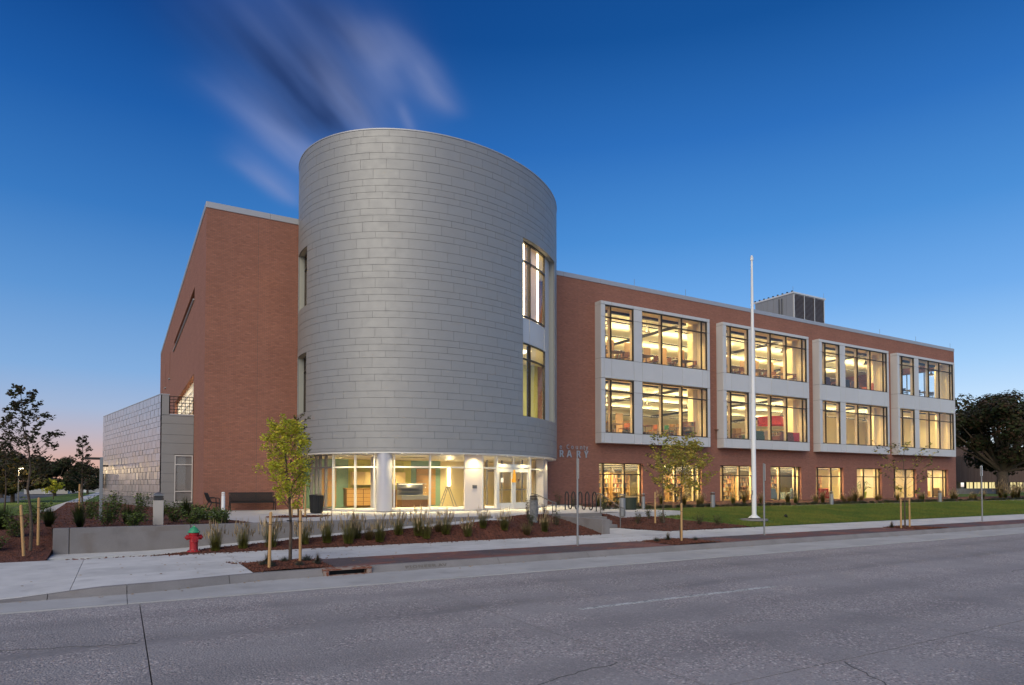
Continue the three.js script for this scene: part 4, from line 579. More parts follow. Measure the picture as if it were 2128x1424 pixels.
// ------------------------------------------------------------------ metal clad side wing
{
  const A = [1.8, -5.1], B = [-1.13, -20.6], T0 = 5.1, T1 = 6.2;
  const quadBox = (pts, y0, y1) => { const s = new THREE.Shape(pts.map(([x, z]) => new THREE.Vector2(x, -z))), g = new THREE.ExtrudeGeometry(s, { depth: y1 - y0, bevelEnabled: false }); g.rotateX(-Math.PI / 2); g.translate(0, y0, 0); return g; };
  const dx = B[0] - A[0], dz = B[1] - A[1], Lw = Math.hypot(dx, dz), ux = dx / Lw, uz = dz / Lw, nx = uz, nz = -ux;   // outward to the west
  const wing = P('side_wing', [quadBox([[1.86, -5.14], [3.39, -5.14], [3.39, -20.5], [B[0] + 0.07, -20.55]], -0.4, T0 - 0.02)], M.seam);
  P('parapet', [quadBox([[1.84, -5.12], [B[0] + 0.05, -20.58], [B[0] + 0.4, -20.58], [2.16, -5.12]], T0 - 0.019, T1 - 0.03)], M.seam, wing);
  P('parapet_cap', [quadBox([[1.77, -5.08], [B[0] - 0.03, -20.62], [B[0] + 0.42, -20.62], [2.2, -5.08]], T1 - 0.03, T1 + 0.02), bx(2.2, T0 - 0.02, -5.45, 3.39, T0 + 0.06, -5.07)], M.coping, wing);
  P('plinth', [quadBox([[A[0] - 0.04, A[1] + 0.02], [B[0] - 0.04, B[1]], [B[0] + 0.2, B[1]], [A[0] + 0.2, A[1]]], -0.5, 0.62)], M.wallConcrete, wing);
  // long west face: shingles that do not lie quite flat and catch the sunset
  const r = rng(91), rows = [], hgt = [0.46, 0.31, 0.46, 0.31, 0.31, 0.46, 0.31]; { let y = T1 - 0.04, i = 0; while (y > 0.7) { const h = Math.min(hgt[i++ % 7] * 0.92, y - 0.62); rows.push([y - h, y]); y -= h; } }
  const geoOf = new Map(), all = [];
  rows.forEach(([y0, y1], ri) => { const w = 0.86; for (let s = (ri % 2) * w * 0.5 - w * 0.5; s < Lw; s += w) { const a = Math.max(0.01, s + 0.03), b = Math.min(Lw - 0.01, s + w - 0.03); if (b - a < 0.1) continue; all.push({ a, b, y0: y0 + 0.008, y1: y1 - 0.008, y: (y0 + y1) / 2 }); } });
  const tileAt = (p) => { const g = new THREE.BoxGeometry(p.b - p.a, p.y1 - p.y0, 0.014, 3, 2, 1), q = g.attributes.position, amp = 0.004; for (let i = 0; i < q.count; i++) q.setZ(i, q.getZ(i) + (r() - 0.5) * amp); g.computeVertexNormals(); boxUV(g); const f = p.y < 3.4 ? 1.5 : 0.55; g.rotateX((r() - 0.5) * 0.035 * f); g.rotateY((r() - 0.5) * 0.04 * f); g.rotateY(Math.atan2(nx, nz)); const m = (p.a + p.b) / 2; g.translate(A[0] + ux * m + nx * 0.03, p.y, A[1] + uz * m + nz * 0.03); return g; };
  all.sort((p, q) => p.a - q.a); all.forEach((p, i) => { const g = tileAt(p); if (i < 297) P('metal_tile', g, M.tile[Math.floor(r() * 3)], wing); else geoOf.set(i, g); });
  if (geoOf.size) P('metal_tile_field', [...geoOf.values()], M.tile[1], wing).userData.kind = 'stuff';
  // short front face, with a window
  const win = [2.47, 0.42, 3.36, 2.88];
  { let y = T0 - 0.02, i = 0; while (y > 0.1) { const h = Math.min(i++ % 2 ? 0.6 : 0.45, y - 0.08), y0 = y - h; const out = y0 > win[3] || y < win[1]; P('front_panel', bx(1.83, y0 + 0.006, -5.135, out ? 3.385 : win[0] - 0.01, y - 0.006, -5.1), M.zinc[i % 2], wing); y = y0; } }
  P('front_panel', bx(1.83, T0 + 0.0, -5.118, 2.17, T1 - 0.035, -5.095), M.zinc[1], wing);
  P('window_pane', bx(win[0] + 0.05, win[1], -5.128, win[2] - 0.05, win[3], -5.12), M.glass, wing);
  P('window_frame', [bx(win[0], win[1] - 0.05, -5.137, win[0] + 0.05, win[3] + 0.05, -5.08), bx(win[2] - 0.05, win[1] - 0.05, -5.137, win[2], win[3] + 0.05, -5.08), bx(win[0] + 0.05, win[3], -5.137, win[2] - 0.05, win[3] + 0.05, -5.08), bx(win[0] + 0.05, win[1] - 0.05, -5.137, win[2] - 0.05, win[1], -5.08), bx(win[0] + 0.05, 2.4, -5.119, win[2] - 0.05, 2.45, -5.085), bx(win[0] + 0.05, 0.95, -5.119, win[2] - 0.05, 1.0, -5.085)], M.alu, wing);
  P('wall_lamp', rbx(-1.2, 2.55, -17.9, -0.75, 2.67, -17.6, 0.02), M.bronze, wing); P('narrow_window', bx(-1.33, 1.1, -19.8, -1.05, 2.1, -19.4), M.bronze, wing);
  // terrace railing on the wing
  const rl = []; for (const y of [5.25, 5.42, 5.6, 5.78, 5.96]) rl.push(bar([2.2, y, -5.25], [3.38, y, -5.25], 0.018, 6)); const rp = []; for (let k = 0; k <= 6; k++) rp.push(bar([2.22 + 0.19 * k, 5.15, -5.25], [2.22 + 0.19 * k, 6.1, -5.25], 0.014, 6)); rl.push(bar([2.2, 6.12, -5.25], [3.38, 6.12, -5.25], 0.02, 8), bar([2.2, 5.1, -5.25], [2.2, 6.12, -5.25], 0.02, 6), bar([3.36, 5.1, -5.25], [3.36, 6.12, -5.25], 0.02, 6));
  P('terrace_railing', [...rl, ...rp], M.bronze, wing);
}
// ------------------------------------------------------------------ letters on the front
{
  const sign = thing('wall_lettering', 'raised metal letters e County and RARY on the brick wall beside the tower', 'sign', [25.2, 3, 0]);
  sign.userData.lift = new THREE.Vector3(-25.2, -3, 0);
  const put = (ch, x, y, s, f) => { const g = new TextGeometry(ch, { font: f, size: s, depth: 0.05, curveSegments: 4 }); g.translate(x, y, 0.03); mesh(sign, 'letter', g, M.coping); };
  [['R', 24.04], ['A', 24.64], ['R', 25.38], ['Y', 26.02]].forEach(([c, x]) => put(c, x, 3.1, 0.45, font));
  [['e', 24.08], ['C', 24.62], ['o', 24.98], ['u', 25.34], ['n', 25.68], ['t', 25.97], ['y', 26.16]].forEach(([c, x]) => put(c, x, 3.63, 0.28, fontThin));
}

// ------------------------------------------------------------------ lamps
const place = (t, pos, turn, label) => { t.position.set(...pos); t.rotation.y = turn; t.userData.label = label; return t; };
P('lobby_ceiling', bx(6.0, 2.79, -2.6, 23.9, 2.93, -0.42), M.ceiling); P('lobby_floor', bx(6.0, -0.2, -2.6, 23.9, 0.02, -0.01), M.carpet);
{
  const proto = thing('linear_lamp', 'long slim linear lamp hung under the cream ceiling of a reading room', 'ceiling lamp', [0, 0, 0], 'linear lamps under the reading room ceilings');
  mesh(proto, 'housing', rbx(-5.1, -0.035, -0.05, 5.1, 0.035, 0.05, 0.01), M.bronze);
  mesh(proto, 'diffuser', bx(-5.05, 0.036, -0.04, 5.05, 0.042, 0.04), M.lampSoft);
  mesh(proto, 'suspension', [-4.6, -1.5, 1.5, 4.6].map((x) => bar([x, 0.04, 0], [x, 0.25, 0], 0.006, 4)), M.steel);
  let first = true;
  for (const [ceil, I] of [[2.95, 110], [8.85, 88], [13.75, 88]]) for (const z of [-1.7, -5.4, -9.6, -14.2]) for (let k = 0; k < 4; k++) {
    const x = 29.2 + 11.4 * k + (z === -5.4 ? 1.2 : z === -9.6 ? -0.9 : 0.4), y = ceil - (ceil < 4 ? 0.26 : 0.85);
    if (x + 5 > 72) continue;
    if (ceil < 4 && x > 54 && z > -6) continue;
    if (ceil > 13 && x > 58 && z > -5) continue;
    const lb = `slim linear lamp, ${['ground', 'middle', 'top'][ceil < 4 ? 0 : ceil < 9 ? 1 : 2]} floor ceiling, ${['row nearest the glass', 'second row', 'third row', 'rearmost row'][[-1.7, -5.4, -9.6, -14.2].indexOf(z)]}, ${['left end', 'second from left', 'third from left', 'right end'][k]}`;
    if (first) { place(proto, [x, y, z], 0, lb); first = false; } else copy(proto, [x, y, z], 0, lb);
    const l = new THREE.RectAreaLight(new THREE.Color(1, 0.82, 0.40), I, 10.1, 0.09); l.name = 'linear_lamp'; l.position.set(x, y + 0.05, z); l.rotation.x = Math.PI / 2; scene.add(l);
  }
}
function downlight(x, y, z, I, angle = 62, label = 'small round recessed downlight in the soffit over the entrance', group = 'recessed downlights of the entrance') {
  const t = thing('downlight', label, 'downlight', [x, y, z], group);
  mesh(t, 'trim', new THREE.TorusGeometry(0.085, 0.012, 6, 20).rotateX(Math.PI / 2), M.white); mesh(t, 'lens', cyl(0, -0.006, 0, 0.001, 0.075, 0.075, 20), M.lampWarm);
  const s = new THREE.SpotLight(WARM, I, 0, angle * D2R, 0.9, 2); s.name = 'downlight'; s.position.set(x, y - 0.03, z); s.target.position.set(x, y - 3, z); s.castShadow = true; s.shadow.radius = 5; scene.add(s, s.target);
}
let dn = 0; const nthDown = ['first', 'second', 'third', 'fourth', 'fifth', 'sixth', 'seventh', 'eighth', 'ninth', 'tenth', 'eleventh', 'twelfth'];
for (const [x, z] of [[11.44, 5.05], [13.63, 4.75], [15.98, 4.6], [18.09, 4.3], [18.47, 2.16], [9.5, 3.0], [12.3, 1.2], [15.2, 1.2], [10.2, -0.6], [13.2, -1.2], [16.6, -1.0], [20.4, 1.0]]) downlight(x, 2.772, z, 62, 68, `small round downlight in the lobby ceiling behind the glass, ${nthDown[dn++]} in order`);
for (const t of [172, 160, 146, 131, 117, 103, 90, 76, 62]) { const a = t * D2R, u = 0.972 * EA * Math.cos(a), v = 0.972 * EB * Math.sin(a); downlight(EC[0] + u * cT - v * sT, 2.772, EC[1] + u * sT + v * cT, 16, 74, `small round downlight in the soffit outside the entrance glass, ${nthDown[dn++ - 12]} from the left`); }
{ const l = new THREE.RectAreaLight(new THREE.Color(1, 0.8, 0.46), 30, 0.14, 1.1); l.name = 'cove_lamp'; l.position.set(17.52, 1.85, -2.38); l.lookAt(17.52, 1.85, 3); scene.add(l); }
{ // rooms behind the drum's windows and the west side
  let rn = 0; const rl = ['lower tower room, right', 'lower tower room, left', 'upper tower room, right', 'upper tower room, left', 'west hall behind the lit side window, near', 'west hall behind the lit side window, far', 'west hall behind the slit window, near', 'west hall behind the slit window, middle', 'west hall behind the slit window, far', 'cream room behind the sixth ground window', 'cream room behind the seventh ground window', 'cream room behind the last ground window', 'ground floor room deep behind the cream wall'];
  const room = (x, y, z, I, w = 2.2, d = 1.2) => { const t = thing('ceiling_panel_lamp', 'flat lit panel lamp, ' + rl[rn++], 'ceiling lamp', [x, y, z], 'panel lamps in the tower and west rooms'); mesh(t, 'diffuser', rbx(-w / 2, -0.02, -d / 2, w / 2, 0, d / 2, 0.006), M.lampSoft); const l = new THREE.RectAreaLight(new THREE.Color(1, 0.84, 0.55), I, w, d); l.name = 'ceiling_panel_lamp'; l.position.set(x, y - 0.025, z); l.rotation.x = -Math.PI / 2; scene.add(l); };
  room(18.4, 8.74, 3.4, 48); room(12.5, 8.74, 2.4, 10); room(18.2, 14.18, 3.2, 44); room(11.0, 14.18, 2.6, 12);
  room(6.2, 8.84, -9, 22, 2.0, 3); room(6.2, 8.84, -16, 22, 2.0, 3); room(5.7, 13.74, -10, 1.5); room(5.7, 13.74, -18, 1.5); room(5.6, 13.74, -28, 2);
  room(60.5, 2.94, -3, 14); room(66, 2.94, -3, 14); room(70, 2.94, -2.6, 12); room(57, 2.94, -8, 6);
}
BAY.forEach((x, bi) => { for (const [y, fl] of [[8.84, 'middle'], [13.74, 'top']]) [1.5, 5.4, 8.4].forEach((d, k) => { if (bi === 3 && fl === 'top' && k < 2) return; downlight(x + d, y, -1.25, fl === 'top' && bi > 1 ? 45 : 75, 78, `small round downlight, ${fl} floor ceiling by the glass, ${['first', 'second', 'third', 'last'][bi]} bay, ${['left', 'middle', 'right'][k]}`, 'downlights by the bay glass'); }); });
GW.forEach((x, i) => [1.0, 2.9].forEach((d, k) => downlight(x + d, 2.944, -0.95, i > 4 ? 36 : 68, 78, `small round downlight above the ${['first', 'second', 'third', 'fourth', 'fifth', 'sixth', 'seventh', 'eighth'][i]} ground window inside, ${k ? 'right' : 'left'} one`, 'downlights behind the ground windows')));
// cone pendants by the windows
{
  const proto = thing('pendant_lamp', 'dark cone pendant hanging behind the glass of a window bay', 'pendant lamp', [0, 0, 0], 'cone pendants by the windows');
  mesh(proto, 'shade', lathe([[0.04, 0.36], [0.07, 0.3], [0.1, 0.2], [0.27, 0.02], [0.28, 0], [0.265, 0.005], [0.095, 0.19], [0.0, 0.21]], 24), M.bronze);
  mesh(proto, 'bulb', new THREE.SphereGeometry(0.06, 12, 8).translate(0, 0.1, 0), M.lampWarm); mesh(proto, 'cord', bar([0, 0.36, 0], [0, 1.2, 0], 0.008, 5), M.black);
  [[29.3, 12.45], [32.9, 12.45], [48.1, 12.5], [59.9, 12.55], [71.2, 12.5], [44.4, 12.5], [56.2, 12.5], [29.2, 7.1], [32.9, 7.1], [36.9, 7.05], [48.0, 7.2], [59.6, 7.2], [29.53, 2.2], [40.9, 2.25], [35.4, 2.2]].forEach(([x, y], i) => { const p = [x, y, -1.5]; const pw = ['top floor, first bay, small pane', 'top floor, first bay, wide pane', 'top floor, second bay, right', 'top floor, third bay, right', 'top floor, last bay', 'top floor, second bay, middle', 'top floor, third bay, left', 'middle floor, first bay, small pane', 'middle floor, first bay, wide pane', 'middle floor, first bay, right', 'middle floor, second bay', 'middle floor, third bay', 'ground floor, first window', 'ground floor, third window', 'ground floor, second window'][i], pl = 'dark cone pendant lamp behind the glass, ' + pw; if (!i) place(proto, p, 0, pl); else copy(proto, p, 0, pl); const l = new THREE.PointLight(WARM, 9); l.name = 'pendant_lamp'; l.position.set(x, y + 0.07, -1.5); l.castShadow = true; l.shadow.radius = 2; scene.add(l); });
}
// ------------------------------------------------------------------ furniture
const bookCols = [[0.26, 0.07, 0.04], [0.10, 0.08, 0.07], [0.42, 0.34, 0.2], [0.1, 0.09, 0.05], [0.45, 0.38, 0.26], [0.28, 0.18, 0.08], [0.05, 0.045, 0.04], [0.38, 0.2, 0.06], [0.14, 0.06, 0.05], [0.16, 0.17, 0.16], [0.5, 0.44, 0.34], [0.3, 0.22, 0.07]];
function books(x0, x1, ys, z0, z1, r, fill = 0.8, big = false) { const g = []; for (const y of ys) { let x = x0; while (x < x1 - 0.03) { const w = (big ? 0.05 : 0.03) + 0.04 * r(), h = 0.19 + 0.1 * r(); if (x + w > x1) break; if (r() < fill) { const c = bookCols[Math.floor(r() * 12)], k = 0.7 + 0.6 * r(); g.push(tint(bx(x, y, z0 + 0.02, x + w - 0.003, y + h, z1 - 0.01 - 0.03 * r()), c[0] * k, c[1] * k, c[2] * k)); x += w; } else x += w * 2.5; } } return g; }
function bookcase(w, h, seed, mat) {
  const t = thing('bookcase', '-', 'bookcase'), r = rng(seed), n = Math.round(h / 0.36), ys = Array.from({ length: n }, (_, i) => 0.1 + i * ((h - 0.12) / n));
  for (const s of [-1, 1]) mesh(t, 'side_panel', rbx(s * w / 2 - 0.02, 0, -0.16, s * w / 2 + 0.02, h, 0.16, 0.005), mat); mesh(t, 'back_panel', bx(-w / 2 + 0.021, 0.02, -0.16, w / 2 - 0.021, h - 0.03, -0.145), mat);
  for (const y of [...ys, h - 0.02]) mesh(t, 'shelf', bx(-w / 2 + 0.021, y - 0.025, -0.144, w / 2 - 0.021, y, 0.155), mat);
  mesh(t, 'books', books(-w / 2 + 0.03, w / 2 - 0.03, ys.slice(0, -0 || undefined), -0.14, 0.13, r, 0.72, true), M.painted).userData.kind = 'stuff'; return t;
}
{
  const A = bookcase(1.55, 2.1, 301, M.oak), B = bookcase(1.55, 2.1, 302, M.oak), C = bookcase(1.7, 1.9, 303, M.oak);
  place(A, [28.95, 0.06, -2.1], 0, 'tall oak bookcase behind the ground window nearest the tower, left of its mullion');
  place(B, [30.8, 0.06, -2.1], 0, 'tall oak bookcase behind the ground window nearest the tower, right of its mullion');
  const nth = ['second', 'third', 'fourth', 'fifth'];
  [[34.2, 36.3], [39.9, 41.8, 43.6], [45.6, 47.4], [51.4, 53.2]].forEach((xs, i) => xs.forEach((x, k) => copy(k % 2 ? B : i % 2 ? C : A, [x, 0.06, -2.0 - 0.25 * (k % 2)], (k - 0.5) * 0.06, `oak bookcase of books behind the ${nth[i]} ground window from the tower, ${['left', 'middle', 'right'][xs.length === 2 && k ? 2 : k]} of its row`)));
  place(C, [58.2, 0.06, -4.85], 0, 'low wide bookcase against the cream wall behind the sixth ground window');
}
function seat(name, label, mat, pos, turn, w = 0.8) { const t = thing(name, label, 'armchair', pos); t.rotation.y = turn; mesh(t, 'seat', rbx(-w / 2, 0.12, -0.36, w / 2, 0.42, 0.4, 0.05, 2), mat); mesh(t, 'backrest', rbx(-w / 2, 0.12, -0.56, w / 2, 0.95, -0.37, 0.06, 2), mat); for (const s of [-1, 1]) mesh(t, 'armrest', rbx(s * (w / 2 + 0.08) - 0.075, 0.08, -0.5, s * (w / 2 + 0.08) + 0.075, 0.62, 0.38, 0.05, 2), mat); return t; }
const upr = (c) => std({ color: c, roughness: 0.85 });
function chair(label, mat, pos, turn) {
  const t = thing('chair', label, 'chair', pos); t.rotation.y = turn; mesh(t, 'seat', rbx(-0.23, 0.43, -0.22, 0.23, 0.47, 0.24, 0.015), mat); mesh(t, 'backrest', rbx(-0.22, 0.55, -0.265, 0.22, 0.86, -0.235, 0.014), mat);
  for (const [x, z] of [[-0.2, 0.2], [0.2, 0.2], [-0.2, -0.24], [0.2, -0.24]]) mesh(t, 'leg', bar([x * 1.12, 0, z * 1.1], [x, z < 0 ? 0.84 : 0.43, z], 0.012, 6), M.steel); return t;
}
const F2 = 4.62, F3 = 9.52, BN = ['bay nearest the tower', 'second bay from the tower', 'third bay from the tower', 'bay at the far right corner'];
{
  // double sided stacks with timber end panels, running back from the glass
  const mk = (len, seed, h) => {
    const t = thing('book_stack', '-', 'bookshelf', [0, 0, 0]), r = rng(seed), ys = [0.12, 0.47, 0.82, 1.12].filter((y) => y < h - 0.6);
    for (const z of [0, -len]) mesh(t, 'end_panel', rbx(-0.33, 0, z - 0.035, 0.33, h, z, 0.006), M.oak);
    for (const y of ys) mesh(t, 'shelf', bx(-0.26, y - 0.025, -len, 0.26, y, -0.04), M.galv); mesh(t, 'divider', bx(-0.01, 0.05, -len, 0.01, 1.3, -0.04), M.oak); mesh(t, 'canopy', [bar([-0.2, h - 0.5, -len], [-0.2, h - 0.5, -0.04], 0.02, 5), bar([0.2, h - 0.5, -len], [0.2, h - 0.5, -0.04], 0.02, 5)], M.oak);
    for (const s of [-1, 1]) { const g = merge(books(0, len - 0.1, ys, 0.01, 0.24, r, 0.82)); g.rotateY(s * Math.PI / 2); g.translate(0, 0, s < 0 ? -len + 0.04 : -0.05); mesh(t, 'books', g, M.painted).userData.kind = 'stuff'; } return t;
  };
  const a = mk(6.5, 311, 2.1), b = mk(6.5, 312, 1.9); let n = 0;
  const ord = ['first', 'second', 'third', 'fourth', 'fifth', 'sixth', 'seventh', 'eighth', 'ninth', 'tenth', 'eleventh', 'twelfth', 'thirteenth', 'fourteenth', 'fifteenth'];
  for (let x = 26.4; x < 50.2; x += 1.72) { const L = `double sided book stack with oak end panel, ${ord[n]} from the left on the top floor`; const src = n % 3 === 1 ? b : a, pos = [x, F3, -1.9 - 0.12 * (n % 2)]; if (n === 0 || n === 1) place(src, pos, 0, L); else copy(src, pos, 0, L); n++; }
  [[28.95, -2.0], [31.2, -2.6], [33.6, -3.4], [41, -6.5], [50.6, -2.4]].forEach(([x, z], i) => copy(i % 2 ? b : a, [x, F2, z], 0, ['oak ended book stack behind the small pane of the middle floor bay nearest the tower', 'book stack just right of the white pier on the middle floor, bay nearest the tower', 'third book stack from the left on the middle floor, bay nearest the tower', 'book stack far back behind the green chair on the middle floor', 'book stack behind the small pane of the third middle floor bay'][i]));
  for (let k = 0; k < 15; k++) copy(k % 2 ? a : b, [27.2 + 2.15 * k, F2, -8.6], 0, `book stack in the back row of the middle floor, ${ord[k]} from the left`);
  const cb = bookcase(0.95, 1.35, 320, M.cherry); place(cb, [36.0, F2, -0.5], -0.9, 'reddish timber bookcase beside the right jamb of the middle floor bay nearest the tower');
}
{
  const tbl = thing('reading_table', '-', 'table'); mesh(tbl, 'tabletop', rbx(-0.75, 0.7, -0.45, 0.75, 0.74, 0.45, 0.01), M.walnut); for (const [x, z] of [[-0.68, -0.38], [0.68, -0.38], [-0.68, 0.38], [0.68, 0.38]]) mesh(tbl, 'leg', bar([x, 0, z], [x, 0.7, z], 0.025, 8), M.walnut);
  const T = [[28.7, F3, 0], [31.4, F3, 0], [35.2, F3, 0], [40.2, F3, 1], [43.2, F3, 1], [46.6, F3, 1], [28.6, F2, 0], [31.3, F2, 0], [34.9, F2, 0], [38.9, F2, 1], [52.6, F3, 2], [65.2, F3, 3], [67.6, F3, 3]], where = ['left', 'middle', 'right'];
  const orange = upr([0.42, 0.13, 0.03]), grn = upr([0.03, 0.12, 0.04]), brown = upr([0.16, 0.06, 0.025]), lime = upr([0.24, 0.36, 0.02]), blue = upr([0.03, 0.035, 0.09]);
  T.forEach(([x, y, b], i) => {
    const fl = y === F3 ? 'top' : 'middle', wh = i < 10 ? where[i % 3] : i === 12 ? 'right' : 'left', pos = [x, y + 0.1, -0.28], L = `dark table at the glass, ${fl} floor, ${BN[b]}, ${wh} one`;
    if (!i) place(tbl, pos, 0, L); else copy(tbl, pos, 0, L);
    const m = i === 8 ? grn : i === 9 ? lime : i > 10 ? blue : y === F3 ? brown : orange, nm = i === 8 ? 'dark green' : i === 9 ? 'lime green' : i > 10 ? 'dark blue' : y === F3 ? 'brown' : 'orange';
    for (const s of [-1, 1]) chair(`${nm} chair ${s < 0 ? 'left' : 'right'} of ${wh} table, ${fl} floor, ${BN[b]}`, m, [x + s * 1.02, y + 0.1, -0.3], s < 0 ? Math.PI / 2 : -Math.PI / 2);
  });
  seat('armchair', 'dark green armchair back against the glass, middle floor, second bay from the tower', upr([0.05, 0.07, 0.04]), [43.0, F2, -0.5], Math.PI, 1.3);
  const ck = thing('cabinet', 'pale timber cabinet behind the dark green armchair on the middle floor', 'cabinet', [44.7, F2, -0.9]); mesh(ck, 'body', rbx(-0.7, 0.05, -0.3, 0.7, 1.05, 0.3, 0.01), M.oak); mesh(ck, 'top', rbx(-0.74, 1.051, -0.34, 0.74, 1.09, 0.34, 0.01), M.oak);
  seat('sofa', 'brown leather sofa back along the glass, middle floor, second bay from the tower', upr([0.13, 0.035, 0.012]), [46.2, F2, -0.3], Math.PI, 1.5).userData.category = 'sofa';
  seat('armchair', 'deep red armchair back by the right jamb of the second middle floor bay', upr([0.32, 0.012, 0.015]), [47.7, F2, -0.35], Math.PI - 0.3, 0.7);
  seat('armchair', 'dark plum armchair behind the small pane, top floor, third bay from the tower', upr([0.05, 0.015, 0.03]), [51.3, F3, -0.35], Math.PI, 1.3);
  seat('armchair', 'black armchair left of the orange one, top floor, third bay from the tower', upr([0.03, 0.02, 0.02]), [54.2, F3, -0.35], Math.PI, 1.0);
  seat('armchair', 'orange armchair near the right jamb, top floor, third bay from the tower', upr([0.45, 0.10, 0.02]), [58.2, F3, -0.4], Math.PI + 0.5, 0.8);
  const cd = thing('reading_carrel', 'brown timber desk screen between armchairs on the top floor, third bay', 'desk', [56.2, F3, -0.5]); mesh(cd, 'screen', rbx(-0.6, 0.3, 0.2, 0.6, 1.0, 0.24, 0.01), M.walnut); mesh(cd, 'desktop', rbx(-0.6, 0.7, -0.4, 0.6, 0.74, 0.2, 0.01), M.walnut); for (const x of [-0.57, 0.57]) mesh(cd, 'leg', rbx(x - 0.02, 0, -0.38, x + 0.02, 0.7, 0.19, 0.005), M.walnut);
  // children's area: red sign ring with letters
  const sg = thing('hanging_sign', 'red curved banner with white letters hung over the middle floor desk', 'sign', [52.8, 7.15, -5.4]);
  const rd = std({ color: [0.46, 0.022, 0.006], roughness: 0.6, side: THREE.DoubleSide });
  mesh(sg, 'banner', new THREE.CylinderGeometry(1.1, 1.1, 0.75, 24, 1, true).translate(-1.5, 0, 0), rd); mesh(sg, 'banner', bx(-0.3, -0.38, -0.05, 2.9, 0.38, 0.05), rd); mesh(sg, 'banner_rod', [bar([-1.5, 0.37, 0], [-1.5, 1.7, 0], 0.015), bar([2, 0.37, 0], [2, 1.7, 0], 0.015)], M.steel);
  mesh(sg, 'letter', new TextGeometry('Y', { font, size: 0.45, depth: 0.02 }).translate(0.7, -0.22, 0.055), M.white);
  const rdk = thing('service_desk', 'red fronted service desk under the hanging red banner', 'desk', [53.6, F2, -5.6]); mesh(rdk, 'front', rbx(-1.6, 0, 0.2, 1.6, 1.05, 0.26, 0.01), rd); mesh(rdk, 'top', rbx(-1.65, 1.06, -0.4, 1.65, 1.1, 0.32, 0.01), M.oak); for (const x of [-1.58, 1.5]) mesh(rdk, 'side_panel', rbx(x, 0, -0.36, x + 0.06, 1.05, 0.19, 0.01), M.oak);
  seat('sofa', 'red sofa inside the fifth ground window from the tower', upr([0.4, 0.03, 0.03]), [51.6, 0.06, -0.9], Math.PI, 1.5).userData.category = 'sofa';
  seat('armchair', 'grey armchair inside the fourth ground window, right side', upr([0.16, 0.2, 0.2]), [47.6, 0.06, -0.95], Math.PI + 0.4, 0.8); seat('armchair', 'grey armchair inside the fourth ground window, left side', upr([0.13, 0.17, 0.17]), [45.3, 0.06, -0.95], Math.PI - 0.3, 0.7);
  seat('armchair', 'brown armchair inside the sixth ground window beside the potted plant', upr([0.2, 0.07, 0.03]), [56.6, 0.06, -1.1], Math.PI - 0.4, 0.7);
  seat('sofa', 'timber coloured sofa inside the last ground window at the corner', upr([0.4, 0.22, 0.08]), [69.5, 0.06, -0.9], Math.PI, 1.3).userData.category = 'sofa';
  // lobby furniture
  const dc = thing('display_case', 'glass fronted refrigerated display case with lit shelves in the lobby', 'display case', [13.8, 0.1, 0.8]);
  mesh(dc, 'base', rbx(-0.75, 0, -0.4, 0.75, 0.42, 0.35, 0.02), M.walnut); mesh(dc, 'front_panel', rbx(-0.78, 0.421, -0.4, 0.78, 0.66, 0.38, 0.02), M.galv); mesh(dc, 'shelf', [bx(-0.72, 0.86, -0.35, 0.72, 0.875, 0.2), bx(-0.72, 1.06, -0.35, 0.72, 1.075, 0.12)], M.galv); mesh(dc, 'back_panel', bx(-0.75, 0.661, -0.4, 0.75, 1.28, -0.36), M.galv); mesh(dc, 'hood', rbx(-0.78, 1.28, -0.4, 0.78, 1.32, 0.05, 0.01), M.galv); mesh(dc, 'side_panel', [bx(-0.77, 0.661, -0.355, -0.755, 1.279, 0.2), bx(0.755, 0.661, -0.355, 0.77, 1.279, 0.2)], M.glass);
  mesh(dc, 'glass_front', new THREE.CylinderGeometry(0.62, 0.62, 1.5, 10, 1, true, 0, Math.PI / 2.2).rotateZ(Math.PI / 2).translate(0, 0.665, -0.25), M.glass); mesh(dc, 'lamp', rbx(-0.7, 1.255, -0.3, 0.7, 1.275, -0.26, 0.005), M.lampSoft);
  const dcl = new THREE.PointLight(WARM, 0.5); dcl.name = 'display_case_lamp'; dcl.position.set(13.8, 1.3, 0.65); scene.add(dcl);
  const cu = thing('counter', 'tan lobby counter with drawers left of the display case', 'counter', [11.9, 0.1, -2.1]); mesh(cu, 'body', rbx(-1.0, 0, -0.3, 0.95, 1.0, 0.28, 0.01), M.walnut); mesh(cu, 'top', rbx(-1.04, 1.001, -0.33, 0.99, 1.05, 0.33, 0.01), M.oak); for (let k = 0; k < 4; k++) for (const s of [0, 1]) mesh(cu, 'drawer', rbx(-0.97 + 0.96 * s, 0.05 + 0.235 * k, 0.281, -0.05 + 0.96 * s, 0.265 + 0.235 * k, 0.3, 0.006), M.oak);
  const bd = thing('bread_rack', 'small rack with cubby boxes between the column and the display case', 'rack', [12.55, 0.1, 0.9]); mesh(bd, 'frame', [bx(-0.24, 0, -0.2, -0.21, 0.98, 0.2), bx(0.21, 0, -0.2, 0.24, 0.98, 0.2), bx(-0.209, 0.95, -0.2, 0.209, 0.98, 0.2), bx(-0.209, 0, -0.2, 0.209, 0.95, -0.18)], M.oak); mesh(bd, 'shelf', [0.2, 0.45, 0.7].map((y) => bx(-0.209, y, -0.179, 0.209, y + 0.02, 0.2)), M.oak);
  const ldr = thing('step_ladder', 'open aluminium step ladder standing in the lobby', 'ladder', [15.6, 0.1, 1.5]); ldr.rotation.y = -0.35;
